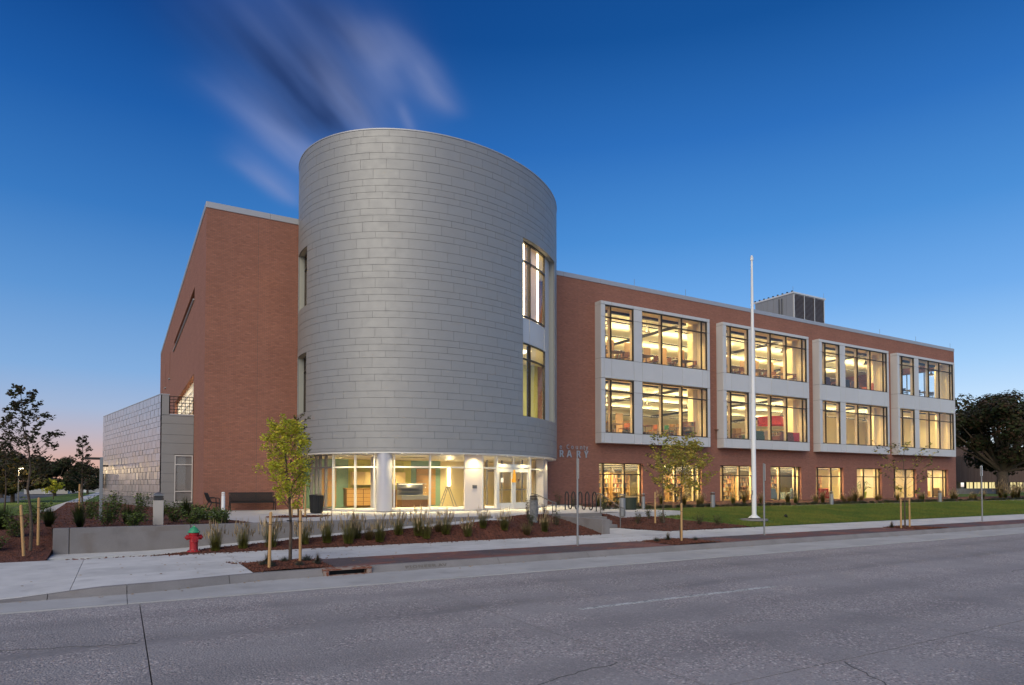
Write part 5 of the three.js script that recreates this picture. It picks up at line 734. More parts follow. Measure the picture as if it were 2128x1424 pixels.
  const rail = (s, z) => bar([s * 0.28, 0, z], [s * 0.14, 1.12, 0], 0.022, 6); for (const s of [-1, 1]) { mesh(ldr, 'rail', bar([s * 0.06 - 0.42, 0, s * 0.26], [s * 0.03 - 0.04, 1.1, s * 0.15], 0.022, 6), M.galv); mesh(ldr, 'rail', bar([s * 0.06 + 0.42, 0, s * 0.26], [s * 0.03 + 0.04, 1.1, s * 0.15], 0.022, 6), M.galv); }
  for (let k = 1; k < 5; k++) mesh(ldr, 'step', rbx(-0.42 + 0.08 * k - 0.06, 0.22 * k, -0.25 + 0.02 * k, -0.42 + 0.08 * k + 0.06, 0.22 * k + 0.025, 0.25 - 0.02 * k, 0.004), M.galv); mesh(ldr, 'top_step', rbx(-0.12, 1.09, -0.19, 0.12, 1.13, 0.19, 0.01), M.galv);
  const pl = thing('potted_plant', 'green spiky plant in a lime pot inside the sixth ground window', 'plant', [58.4, 0.06, -0.95]); mesh(pl, 'pot', lathe([[0, 0], [0.17, 0], [0.26, 0.62], [0.24, 0.64], [0.2, 0.6], [0, 0.58]], 20), upr([0.3, 0.36, 0.05]));
  const lv = [], r = rng(9); for (let k = 0; k < 26; k++) { const a = r() * 6.28, q = 0.25 + 0.5 * r(), h = 0.35 + 0.7 * r(); lv.push(tint(tube([[0, 0.58, 0], [q * 0.5 * Math.cos(a), 0.6 + h, q * 0.5 * Math.sin(a)], [q * Math.cos(a), 0.62 + h * 0.75, q * Math.sin(a)]], 0.02, 3, 5), 0.05, 0.13, 0.03)); } mesh(pl, 'leaves', lv, M.foliage);
}

// ------------------------------------------------------------------ walls, steps, street furniture
{
  const w = thing('retaining_wall', 'long low concrete retaining wall behind the fire hydrant and the ramp', 'wall', [5, WK, 13]); w.userData.lift = new THREE.Vector3(-5, -WK, -13);
  const xs = [-1.58, -1.2, 1.8, 4.85, 7.9, 10.2, 12.02]; for (let i = 0; i < 6; i++) mesh(w, 'wall_section', rbx(xs[i] + 0.006, -0.9, 12.9, xs[i + 1] - 0.006, 0.155, 13.2, 0.018), M.wallConcrete);
  const c = thing('cheek_wall', 'short concrete wall beside the entrance steps, its end facing the pavement', 'wall', [15.9, WK, 13]); c.userData.lift = new THREE.Vector3(-15.9, -WK, -13);
  mesh(c, 'wall_section', rbx(15.73, -0.9, 12.7, 16.1, 0.03, 15.02, 0.018), M.wallConcrete); mesh(c, 'wall_section', rbx(15.735, -0.9, 10.2, 16.095, 0.03, 12.69, 0.018), M.wallConcrete);
  const st = thing('entrance_steps', 'four concrete steps up from the pavement to the plaza', 'steps', [17.3, WK, 12]); st.userData.lift = new THREE.Vector3(-17.3, -WK, -12);
  for (let k = 0; k < 4; k++) mesh(st, 'step', rbx(16.11, WK - 0.2, 11.0, 18.6, PL - 0.004 - 0.155 * k, 11.36 + 0.36 * k, 0.012), M.kerb);
}
function hydrant() {
  const t = thing('fire_hydrant', 'red fire hydrant with a green domed cap at the edge of the mulch', 'fire hydrant', [1.76, WK + 0.005, 14.62]);
  mesh(t, 'body', lathe([[0, 0], [0.17, 0], [0.175, 0.03], [0.165, 0.05], [0.115, 0.055], [0.108, 0.1], [0.105, 0.28], [0.118, 0.29], [0.118, 0.31], [0.108, 0.32], [0.112, 0.45], [0.135, 0.5], [0.14, 0.53], [0.12, 0.55], [0, 0.55]], 32), M.red);
  mesh(t, 'bonnet', lathe([[0, 0.745], [0.02, 0.745], [0.028, 0.71], [0.05, 0.7], [0.09, 0.672], [0.125, 0.615], [0.16, 0.565], [0.165, 0.55], [0.1, 0.549]], 32), M.green);
  for (const s of [-1, 1]) { mesh(t, 'side_outlet', [cyl(0, 0, 0, 0.17, 0.062, 0.062, 16).rotateZ(-s * Math.PI / 2).translate(0, 0.42, 0), cyl(0, 0.15, 0, 0.2, 0.075, 0.07, 8).rotateZ(-s * Math.PI / 2).translate(0, 0.42, 0), cyl(0, 0.2, 0, 0.235, 0.03, 0.026, 5).rotateZ(-s * Math.PI / 2).translate(0, 0.42, 0)], M.red); }
  mesh(t, 'front_outlet', [cyl(0, 0, 0, 0.16, 0.075, 0.075, 18).rotateX(Math.PI / 2).translate(0, 0.38, 0), cyl(0, 0.15, 0, 0.195, 0.09, 0.085, 8).rotateX(Math.PI / 2).translate(0, 0.38, 0), cyl(0, 0.195, 0, 0.23, 0.03, 0.026, 5).rotateX(Math.PI / 2).translate(0, 0.38, 0)], M.red);
  const bolts = []; for (let k = 0; k < 8; k++) bolts.push(cyl(0.148 * Math.cos(k * 0.785), 0.05, 0.148 * Math.sin(k * 0.785), 0.075, 0.016, 0.016, 6)); mesh(t, 'bolt', bolts, M.steel); t.rotation.y = 0.12;
}
hydrant();
{ // storm drain in the kerb
  const d = thing('storm_drain', 'rusty kerb inlet with a dark slot under an iron plate', 'drain', [4.46, RD, 20]); d.userData.lift = new THREE.Vector3(-4.46, -RD, -20);
  const z0 = kerbBack(4.4); mesh(d, 'top_plate', rbx(3.9, WK - 0.045, z0 - 0.02, 5.02, WK + 0.008, z0 + 0.27, 0.01), M.rust);
  mesh(d, 'frame', [rbx(3.905, RD - 0.25, z0, 4.03, WK - 0.046, z0 + 0.285, 0.02), rbx(4.9, RD - 0.25, z0, 5.015, WK - 0.046, z0 + 0.285, 0.02), rbx(4.031, RD - 0.03, z0 + 0.2, 4.899, RD + 0.012, z0 + 0.33, 0.006)], M.rust); mesh(d, 'throat', [bx(4.03, RD - 0.25, z0 - 0.01, 4.9, WK - 0.05, z0 + 0.02), bx(4.03, RD - 0.25, z0 + 0.021, 4.9, RD - 0.2, z0 + 0.2)], M.black);
}
function bench(label, pos, turn, len, slats = 40) {
  const t = thing('bench', label, 'bench', pos); t.rotation.y = turn; const h = len / 2;
  const sl = (x) => tube([[x, 0.86, -0.3], [x, 0.6, -0.22], [x, 0.44, -0.12], [x, 0.415, 0.05], [x, 0.40, 0.24]], 0.023, 5, 8);
  for (let k = 0; k < slats; k++) mesh(t, 'slat', sl(-h + 0.06 + (k * (len - 0.12)) / (slats - 1)), M.black);
  mesh(t, 'rail', [bar([-h, 0.86, -0.3], [h, 0.86, -0.3], 0.022), bar([-h, 0.40, 0.24], [h, 0.40, 0.24], 0.022), bar([-h, 0.43, -0.12], [h, 0.43, -0.12], 0.018)], M.black);
  for (const s of [-1, 1]) { mesh(t, 'leg', [tube([[s * h, 0, 0.24], [s * h, 0.4, 0.22], [s * h, 0.62, 0.2], [s * h, 0.645, 0.1], [s * h, 0.64, -0.24]], 0.022, 6, 12), bar([s * h, 0, -0.32], [s * h, 0.43, -0.12], 0.022), bar([s * h, 0.43, -0.12], [s * h, 0.87, -0.3], 0.02)], M.black); }
  return t;
}
bench('long black slatted metal bench against the brick wall left of the entrance', [5.52, PL, 0.75], 0, 2.05);
bench('black slatted bench seen end on, left of the long bench', [3.72, PL, 1.0], Math.PI / 2, 1.3, 16);
{
  const bol = (label, pos, h = 0.98, r = 0.12, mat = M.galv, cap = M.bronze, lit = false) => { const t = thing('bollard_light', label, 'bollard', pos); mesh(t, 'shaft', cyl(0, 0, 0, h * 0.82, r, r, 24), mat); mesh(t, 'louvre', [0, 1, 2].map((k) => cyl(0, h * (0.83 + 0.035 * k), 0, h * (0.855 + 0.035 * k), r * 0.97, r * 0.9, 24)), cap); mesh(t, 'cap', lathe([[0, h], [r * 0.6, h - 0.006], [r * 0.95, h - 0.03], [r, h - 0.06], [0, h - 0.06]], 24), mat === M.galv ? M.galv : cap); return t; };
  bol('slim pale bollard in front of the long black bench', [3.78, PL, 4.2], 0.95, 0.075, M.white, M.white);
  const stone = std({ map: tex(256, 0.6, (u, v) => { const n = fbm(u, v, 12, 4, 231), s = sst(0.5, 0.66, fbm(u, v, 22, 3, 233)); return 0.2 * (0.6 + 0.7 * n) * (1 - 0.5 * s); }), roughness: 0.9 });
  bol('weathered dark grey bollard at the left side of the entrance steps', [13.75, -0.12, 13.3], 1.05, 0.16, stone, M.bronze);
  bol('pale grey bollard with a dark banded head right of the entrance steps', [18.95, -0.05, 12.35], 0.98, 0.135, M.galv, M.bronze);
  bol('thin grey bollard beside the dark litter bin in the grass bed', [23.4, -0.06, 8.7], 0.95, 0.09);
  bol('grey bollard between the second and third ground windows', [29.2, -0.03, 8.05], 0.95, 0.13); bol('grey bollard in front of the fifth ground window', [40.2, -0.04, 8.05], 0.95, 0.13); bol('grey bollard near the right corner of the library', [53.5, -0.06, 8.05], 0.95, 0.13);
  const sq = thing('bollard_light', 'square cream bollard with a louvred head and pyramid cap behind the retaining wall', 'bollard', [1.0, PL, 11.8]); mesh(sq, 'shaft', rbx(-0.14, 0, -0.14, 0.14, 0.78, 0.14, 0.012), std({ color: [0.5, 0.45, 0.4], roughness: 0.7 })); mesh(sq, 'louvre', [0, 1, 2, 3].map((k) => bx(-0.135, 0.79 + 0.035 * k, -0.135, 0.135, 0.81 + 0.035 * k, 0.135)), M.bronze); mesh(sq, 'core', bx(-0.1, 0.781, -0.1, 0.1, 0.93, 0.1), M.galv); mesh(sq, 'cap', [bx(-0.15, 0.931, -0.15, 0.15, 0.96, 0.15), new THREE.ConeGeometry(0.205, 0.085, 4).rotateY(Math.PI / 4).translate(0, 1.003, 0)], M.galv);
  const bin = (label, pos, r, h, m, lid) => { const t = thing('litter_bin', label, 'litter bin', pos); mesh(t, 'body', lathe([[0, 0.02], [r * 0.8, 0.02], [r * 0.84, 0.05], [r * 0.97, h * 0.9], [r * 0.95, h * 0.92], [0, h * 0.92]], 28), m); const sl = []; for (let k = 0; k < 22; k++) { const a = (k / 22) * 6.283; sl.push(bar([r * 0.85 * Math.cos(a), 0.05, r * 0.85 * Math.sin(a)], [r * 0.99 * Math.cos(a), h * 0.9, r * 0.99 * Math.sin(a)], 0.016, 4)); } mesh(t, 'slat', sl, m); mesh(t, 'rim', new THREE.TorusGeometry(r * 0.96, 0.028, 8, 30).rotateX(Math.PI / 2).translate(0, h * 0.93, 0), lid); mesh(t, 'lid', lathe([[r * 0.5, h * 0.98], [r * 0.9, h * 0.95], [r * 0.95, h * 0.925], [r * 0.5, h * 0.925]], 28), lid); };
  bin('black round slatted litter bin left of the entrance glass', [7.42, PL, 5.45], 0.3, 0.84, M.black, M.black); bin('dark green litter bin with a tan lid in the grass bed', [22.6, -0.04, 8.55], 0.37, 0.8, std({ color: [0.025, 0.035, 0.022], roughness: 0.5 }), std({ color: [0.42, 0.29, 0.13], roughness: 0.6 }));
  // wave bike rack
  const br = thing('bike_rack', 'black wave shaped bike rack of five hoops on the plaza', 'bike rack', [19.16, PL, 9.1]); const pts = [[0, 0, -1.4]]; for (let k = 0; k < 5; k++) { const z = -1.4 + 0.56 * k; const up = [[0, 0.72, z], [0, 0.86, z + 0.05], [0, 0.91, z + 0.14], [0, 0.86, z + 0.23], [0, 0.72, z + 0.28]]; pts.push([0, k ? 0.25 : 0.25, z], ...up, [0, 0.25, z + 0.28]); if (k < 4) pts.push([0, 0.1, z + 0.33], [0, 0.07, z + 0.42], [0, 0.1, z + 0.51]); } pts.push([0, 0, -1.4 + 2.52]); mesh(br, 'tube', tube(pts, 0.028, 8, 220), M.black); mesh(br, 'base_plate', [cyl(0, 0, -1.4, 0.012, 0.09, 0.09, 16), cyl(0, 0, 1.12, 0.012, 0.09, 0.09, 16)], M.black);
  const rail = (label, x, zt, zb, yt, yb) => { const t = thing('handrail', label, 'handrail', [x, yt, zt]); const q = (y, z) => [0, y - yt, z - zt]; mesh(t, 'rail', tube([q(yt + 0.9, zt - 0.3), q(yt + 0.9, zt), q(yb + 0.9, zb), q(yb + 0.88, zb + 0.2), q(yb + 0.84, zb + 0.26), q(yb + 0.55, zb + 0.26), q(yb + 0.5, zb + 0.2), q(yb + 0.5, zb + 0.02)], 0.024, 8, 60), M.steel); mesh(t, 'post', bar(q(yt, zt - 0.02), q(yt + 0.89, zt - 0.02), 0.022), M.steel); mesh(t, 'post', bar(q(yb, zb), q(yb + 0.89, zb), 0.022), M.steel); };
  rail('brown steel handrail on the left side of the entrance steps', 15.6, 10.5, 11.85, 0.035, -0.28); rail('brown steel handrail on the right side of the entrance steps', 18.5, 11.4, 12.75, PL - 0.05, WK + 0.01);
  // flagpole
  const fp = thing('flagpole', 'tall tapered white flagpole without a flag on the lawn', 'flagpole', [25.9, -0.28, 13.65]); mesh(fp, 'base', cyl(0, -0.08, 0, 0.0, 0.62, 0.62, 32), M.kerb); mesh(fp, 'collar', lathe([[0, 0.19], [0.13, 0.19], [0.15, 0.15], [0.25, 0.08], [0.3, 0.03], [0, 0.03]], 28), M.white); mesh(fp, 'pole', lathe([[0.105, 0.1], [0.105, 2], [0.098, 5], [0.075, 9], [0.045, 12.35], [0, 12.36]], 28), M.white); mesh(fp, 'halyard', bar([-0.14, 1.2, 0.03], [-0.06, 12.2, 0.02], 0.008, 5), M.white); mesh(fp, 'truck', [cyl(0, 12.36, 0, 12.5, 0.07, 0.075, 12), new THREE.SphereGeometry(0.055, 16, 10).translate(0, 12.55, 0)], M.white); mesh(fp, 'cleat', rbx(-0.19, 1.15, -0.02, -0.12, 1.35, 0.04, 0.01), M.galv);
  const fl = thing('flood_lamp', 'small dark flood lamp in the grass right of the flagpole', 'lamp', [28.8, -0.36, 13.2]); mesh(fl, 'stem', cyl(0, 0, 0, 0.08, 0.025, 0.025, 10), M.black); mesh(fl, 'head', lathe([[0, -0.09], [0.05, -0.09], [0.075, 0.05], [0.068, 0.055], [0, 0.0]], 16).rotateZ(0.9).translate(0, 0.13, 0), M.black);
  // kerbside sign posts
  const sign = (label, pos, turn, h, w, ph, mat = M.white) => { const t = thing('street_sign', label, 'street sign', pos); t.rotation.y = turn; mesh(t, 'post', cyl(0, 0, 0, h, 0.033, 0.03, 12), M.galv); mesh(t, 'plate', rbx(-w / 2, h - ph - 0.03, 0.034, w / 2, h - 0.03, 0.039, 0.002), mat); mesh(t, 'bracket', [bx(-0.04, h - 0.12, 0.024, 0.04, h - 0.09, 0.0335), bx(-0.04, h - ph + 0.02, 0.024, 0.04, h - ph + 0.05, 0.0335)], M.galv); return t; };
  sign('slim grey sign post on the pavers, its plate seen edge on, nearest one', [12.2, WK, 18.28], 0.98, 2.72, 0.3, 0.62); sign('grey sign post right of the flagpole, its plate seen edge on', [20.75, WK, 18.35], 0.80, 2.68, 0.3, 0.62);
  const s3 = sign('sign post near the right edge with two small white plates', [37.3, WK + 0.03, 18.2], 0.35, 2.82, 0.3, 0.5); mesh(s3, 'plate', rbx(-0.15, 2.29, -0.039, 0.15, 2.79, -0.034, 0.002), M.white);
  sign('small far sign post beyond the elm trunk', [78, -0.05, 4], 0.4, 2.6, 0.5, 0.6, M.galv);
  // garden lamp at the wing
  const gl = thing('garden_lamp', 'slender grey lamp post with a flat arm in front of the metal wing', 'lamp post', [-0.6, PL, 7.8]); mesh(gl, 'post', rbx(-0.05, 0, -0.05, 0.05, 2.22, 0.05, 0.008), M.galv); mesh(gl, 'arm', rbx(-0.5, 2.13, -0.07, -0.051, 2.21, 0.07, 0.012), M.bronze);
}

// ------------------------------------------------------------------ trees and plants
function leafMesh(list) {   // list of [x, y, z, size, r, g, b, nx, ny, nz, turn]: folded four-triangle leaves in one geometry
  const n = list.length, P = new Float32Array(n * 36), N = new Float32Array(n * 36), C = new Float32Array(n * 36), a = new THREE.Vector3(), u = new THREE.Vector3(), v = new THREE.Vector3();
  let o = 0; for (const [x, y, z, s, r, g, b, nx, ny, nz, t] of list) {
    a.set(nx, ny, nz).normalize(); u.set(Math.cos(t), 0.2, Math.sin(t)).cross(a).normalize(); v.crossVectors(a, u);
    const pt = (p, q, d) => [x + s * (u.x * p + v.x * q + a.x * d), y + s * (u.y * p + v.y * q + a.y * d), z + s * (u.z * p + v.z * q + a.z * d)];
    const A = pt(0, -0.6, 0), B = pt(0.42, 0, 0.12), T = pt(0, 0.65, -0.1), Dd = pt(-0.42, 0, 0.12), M0 = pt(0, 0, 0);
    for (const [q, w, e, sg] of [[A, B, M0, 1], [B, T, M0, 1], [T, Dd, M0, -1], [Dd, A, M0, -1]]) { P.set([...q, ...w, ...e], o); const m = [a.x + sg * 0.3 * u.x, a.y + sg * 0.3 * u.y, a.z + sg * 0.3 * u.z]; for (let k = 0; k < 3; k++) { N.set(m, o + 3 * k); C.set([r, g, b], o + 3 * k); } o += 9; }
  }
  const G = new THREE.BufferGeometry(); G.setAttribute('position', new THREE.BufferAttribute(P, 3)); G.setAttribute('normal', new THREE.BufferAttribute(N, 3)); G.setAttribute('color', new THREE.BufferAttribute(C, 3)); G.setAttribute('uv', new THREE.BufferAttribute(new Float32Array(n * 24), 2)); return G;
}
const leafMat = new THREE.MeshPhysicalMaterial({ vertexColors: true, roughness: 0.9, specularIntensity: 0.25, side: THREE.DoubleSide, transmission: 0.4, thickness: 0 });
function youngTree(label, pos, o, seed) {
  const t = thing('young_tree', label, 'tree', pos), r = rng(seed), wood = [], lv = [], { h, clear, sp, n, ls, cols, lean = [0, 0], r0 = 0.035 } = o;
  const at = (f) => [lean[0] * f * f, h * f, lean[1] * f * f], tp = []; for (let k = 0; k <= 8; k++) { const p = at(k / 8), j = 0.02 * h * (k > 0 ? 1 : 0); tp.push([p[0] + (r() - 0.5) * j, p[1] * 0.985, p[2] + (r() - 0.5) * j]); }
  for (let k = 0; k < 8; k++) wood.push(bar(tp[k], tp[k + 1], r0 * (1 - k / 9), 8, r0 * (1 - (k + 1) / 9)));
  const pick = () => { const c = cols[Math.floor(r() * cols.length)], k = 0.65 + 0.7 * r(); return c.map((v) => v * k); };
  const spot = (x, y, z) => { const c = pick(); lv.push([x, y, z, ls * (0.6 + 0.8 * r()), ...c, (r() - 0.5) * 1.6, 0.35 + 0.8 * r(), (r() - 0.5) * 1.6, r() * 6.28]); };
  const nb = o.nb ?? 22; let per = n / (nb * 3.2);
  for (let i = 0; i < nb; i++) {
    const f = lerp(clear, 0.95, (i + r() * 0.8) / nb), b = at(f), a = i * 2.4 + r() * 0.8, prof = o.prof ? o.prof((f - clear) / (1 - clear)) : Math.sin(Math.PI * Math.pow((f - clear) / (1 - clear), 0.7) * 0.85 + 0.35), l = sp * prof * (0.7 + 0.5 * r()), up = o.up ?? 0.75;
    const e = [b[0] + l * Math.cos(a), Math.min(h * 1.02, b[1] + l * up * (0.8 + 0.5 * r())), b[2] + l * Math.sin(a)]; wood.push(bar(b, e, r0 * 0.32 * (1.1 - f), 4, r0 * 0.08));
    const subs = [[b, e]]; for (let q = 0; q < 3; q++) { const m = 0.35 + 0.55 * r(), s = [0, 1, 2].map((k) => lerp(b[k], e[k], m)), l2 = l * 0.5 * (0.5 + 0.6 * r()), a2 = a + (r() - 0.5) * 2.4, e2 = [s[0] + l2 * Math.cos(a2), s[1] + l2 * (0.2 + 0.6 * r()), s[2] + l2 * Math.sin(a2)]; wood.push(bar(s, e2, r0 * 0.1, 3, r0 * 0.04)); subs.push([s, e2]); }
    for (const [s, q] of subs) for (let k = 0; k < per * (0.6 + 0.8 * r()); k++) { const m = 0.25 + 0.8 * Math.sqrt(r()), j = o.j ?? ls * 1.6; spot(lerp(s[0], q[0], m) + (r() - 0.5) * j, lerp(s[1], q[1], m) + (r() - 0.5) * j, lerp(s[2], q[2], m) + (r() - 0.5) * j); }
  }
  mesh(t, 'trunk', wood, o.bark ?? M.bark); mesh(t, 'crown', leafMesh(lv), leafMat); return t;
}
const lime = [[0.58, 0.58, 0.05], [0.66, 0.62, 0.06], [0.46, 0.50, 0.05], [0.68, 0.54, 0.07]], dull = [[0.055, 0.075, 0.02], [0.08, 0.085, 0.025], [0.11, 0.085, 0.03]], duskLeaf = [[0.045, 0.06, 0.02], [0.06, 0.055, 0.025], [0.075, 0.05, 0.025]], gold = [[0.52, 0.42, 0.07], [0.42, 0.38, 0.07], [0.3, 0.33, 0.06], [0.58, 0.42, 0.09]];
const column = (q) => (q < 0.12 ? 0.45 + 4 * q : 1.02 - 0.55 * Math.pow(q, 1.6)), bell = (q) => Math.sin(Math.PI * (0.18 + 0.75 * q)), cone = (q) => 1.0 - 0.85 * q;
const tree1 = youngTree('lime green young tree in the mulch pit by the kerb, nearest the storm drain', [3.6, WK, 18.15], { h: 3.4, clear: 0.36, sp: 0.56, n: 5000, ls: 0.054, cols: lime, lean: [-0.18, -0.05], prof: column, r0: 0.045, nb: 48, up: 1.15, j: 0.17 }, 1);
youngTree('tall thin brownish young tree in the round plaza bed left of the entrance', [5.98, PL, 8.4], { h: 4.05, clear: 0.32, sp: 0.55, n: 620, ls: 0.055, cols: dull, lean: [0.03, 0], prof: column, nb: 24 }, 2);
youngTree('golden green young tree in the second mulch pit, round crown before a lit window', [16.1, WK, 18.75], { h: 3.4, clear: 0.42, sp: 0.92, n: 3800, ls: 0.064, cols: gold, lean: [0.12, 0.05], prof: (q) => (q < 0.25 ? 0.75 + q : 1 - 0.7 * (q - 0.25)), nb: 40, up: 0.5, j: 0.18 }, 3);
youngTree('thin dark leaning young tree in the mulch behind the golden one', [19.55, -0.25, 14.3], { h: 3.7, clear: 0.33, sp: 0.6, n: 620, ls: 0.075, cols: [...dull, ...lime.slice(2)], lean: [-0.32, -0.05], prof: column, r0: 0.032 }, 4);
youngTree('sparse young tree in the third mulch pit, in front of the right hand bays', [29.4, WK + 0.01, 18.75], { h: 3.55, clear: 0.35, sp: 1.15, n: 460, ls: 0.075, cols: [...gold, ...dull], prof: bell, nb: 20, up: 0.6 }, 5);
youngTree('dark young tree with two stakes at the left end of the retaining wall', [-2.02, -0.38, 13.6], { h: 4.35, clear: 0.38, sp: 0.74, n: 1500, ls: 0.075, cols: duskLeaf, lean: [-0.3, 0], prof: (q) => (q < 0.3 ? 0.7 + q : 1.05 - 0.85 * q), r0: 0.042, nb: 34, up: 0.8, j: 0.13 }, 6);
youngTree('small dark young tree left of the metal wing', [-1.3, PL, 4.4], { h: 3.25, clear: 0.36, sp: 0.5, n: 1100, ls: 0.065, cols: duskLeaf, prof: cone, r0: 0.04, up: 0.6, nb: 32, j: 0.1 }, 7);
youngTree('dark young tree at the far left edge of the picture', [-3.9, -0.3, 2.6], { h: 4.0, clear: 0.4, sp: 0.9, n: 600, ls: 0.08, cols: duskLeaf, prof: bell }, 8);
{
  const st = thing('tree_stake', 'leaning timber stake left of the lime green young tree', 'stake', [2.87, WK - 0.02, 19.45]); mesh(st, 'post', [cyl(0, 0, 0, 1.27, 0.036, 0.034, 10), lathe([[0, 0.03], [0.02, 0.025], [0.034, 0]], 10).translate(0, 1.27, 0)], M.stake); mesh(st, 'tie_band', new THREE.TorusGeometry(0.038, 0.006, 5, 12).rotateX(Math.PI / 2).translate(0, 1.02, 0), M.black); st.rotation.z = -0.02;
  const S = [[3.76, WK - 0.02, 18.5, 0.0, 'timber stake right of the lime green young tree'], [5.72, PL - 0.02, 8.45, 0, 'timber stake left of the thin plaza tree'], [6.22, PL - 0.02, 8.5, 0, 'timber stake right of the thin plaza tree'], [15.93, WK - 0.02, 18.95, 0.012, 'timber stake left of the golden young tree'], [16.27, WK - 0.02, 18.6, -0.012, 'timber stake right of the golden young tree'], [19.2, -0.26, 14.15, 0, 'timber stake beside the thin dark leaning tree'], [29.0, WK - 0.02, 18.8, 0, 'timber stake left of the sparse tree in the third pit'], [29.85, WK - 0.02, 18.7, 0, 'timber stake right of the sparse tree in the third pit'], [-2.1, -0.46, 14.2, 0.06, 'timber stake in front of the dark tree at the wall end'], [-1.92, -0.3, 12.9, 0, 'timber stake right of the dark tree at the wall end'], [-1.36, PL - 0.02, 4.75, 0, 'timber stake beside the small dark tree left of the wing'], [41.6, WK + 0.02, 18.4, 0, 'timber stake at the right edge of the picture']];
  for (const [x, y, z, a, l] of S) { const c = copy(st, [x, y, z], x * 3, l); c.rotation.z = a; }
  const tie = thing('tree_tie', 'black rubber tie round the trunk of the lime green young tree', 'tree tie', [3.57, WK + 1.0, 18.15]); mesh(tie, 'band', new THREE.TorusGeometry(0.05, 0.015, 6, 14).rotateX(Math.PI / 2), M.black); mesh(tie, 'strap', [bar([-0.05, 0, 0.02], [-0.62, 0.03, 1.1], 0.006, 4), bar([0.05, 0, 0.02], [0.17, 0.0, 0.3], 0.006, 4)], M.black);
}
function clump(n, h, w, cols, seed, o = {}) {   // blades arching out of one crown
  const r = rng(seed), P = [], C = [], N = [];
  for (let i = 0; i < n; i++) {
    const a = r() * 6.283, out = w * Math.pow(r(), 0.7), hh = h * (0.55 + 0.5 * r()) * (1 - 0.3 * (out / w)), b = (o.base ?? 0.3 * w) * Math.sqrt(r()), bw = (o.bw ?? 0.006) * (0.7 + 0.6 * r()), c = cols[Math.floor(r() * cols.length)], tip = o.tip ?? c, k = 0.7 + 0.6 * r(), cx = Math.cos(a), sx = Math.sin(a), px = -sx * bw, pz = cx * bw;
    const pt = (f) => { const d = b + out * Math.pow(f, o.arch ?? 1.8), y = hh * (o.droop ? Math.sin(f * 1.9) / Math.sin(1.57) : f * (1.15 - 0.15 * f)); return [d * cx + (r() - 0.5) * 0.01, y, d * sx + (r() - 0.5) * 0.01]; }, col = (f) => [0, 1, 2].map((q) => k * lerp(c[q], tip[q], f * f));
    const p0 = pt(0), p1 = pt(0.5), p2 = pt(1), w1 = 0.85;
    const V = [[p0[0] - px, p0[1], p0[2] - pz], [p0[0] + px, p0[1], p0[2] + pz], [p1[0] + px * w1, p1[1], p1[2] + pz * w1], [p1[0] - px * w1, p1[1], p1[2] - pz * w1], p2], F = [[0, 1, 2], [0, 2, 3], [3, 2, 4]], fc = [col(0), col(0), col(0.5), col(0.5), col(1)], nn = [cx * 0.7, 0.6, sx * 0.7];
    for (const f of F) for (const q of f) { P.push(...V[q]); C.push(...fc[q]); N.push(...nn); }
    if (o.plume && r() < o.plume) { const q = p2; for (let s = 0; s < 3; s++) { const t = s * 2.1, e = 0.014; P.push(q[0] + e * Math.cos(t), q[1] - 0.03, q[2] + e * Math.sin(t), q[0] - e * Math.cos(t), q[1] - 0.03, q[2] - e * Math.sin(t), q[0] + 0.03 * cx, q[1] + 0.16, q[2] + 0.03 * sx); for (let m = 0; m < 3; m++) { C.push(0.72 * k, 0.56 * k, 0.34 * k); N.push(...nn); } } }
  }
  const g = new THREE.BufferGeometry(); g.setAttribute('position', new THREE.BufferAttribute(new Float32Array(P), 3)); g.setAttribute('normal', new THREE.BufferAttribute(new Float32Array(N), 3)); g.setAttribute('color', new THREE.BufferAttribute(new Float32Array(C), 3)); g.setAttribute('uv', new THREE.BufferAttribute(new Float32Array((P.length / 3) * 2), 2)); return g;
}
const G1 = [[0.46, 0.52, 0.12], [0.56, 0.54, 0.16], [0.36, 0.45, 0.10]], TAN = [0.74, 0.6, 0.32], ORD = ['first', 'second', 'third', 'fourth', 'fifth', 'sixth', 'seventh', 'eighth', 'ninth', 'tenth', 'eleventh', 'twelfth', 'thirteenth', 'fourteenth', 'fifteenth', 'sixteenth', 'seventeenth', 'eighteenth', 'nineteenth', 'twentieth'];
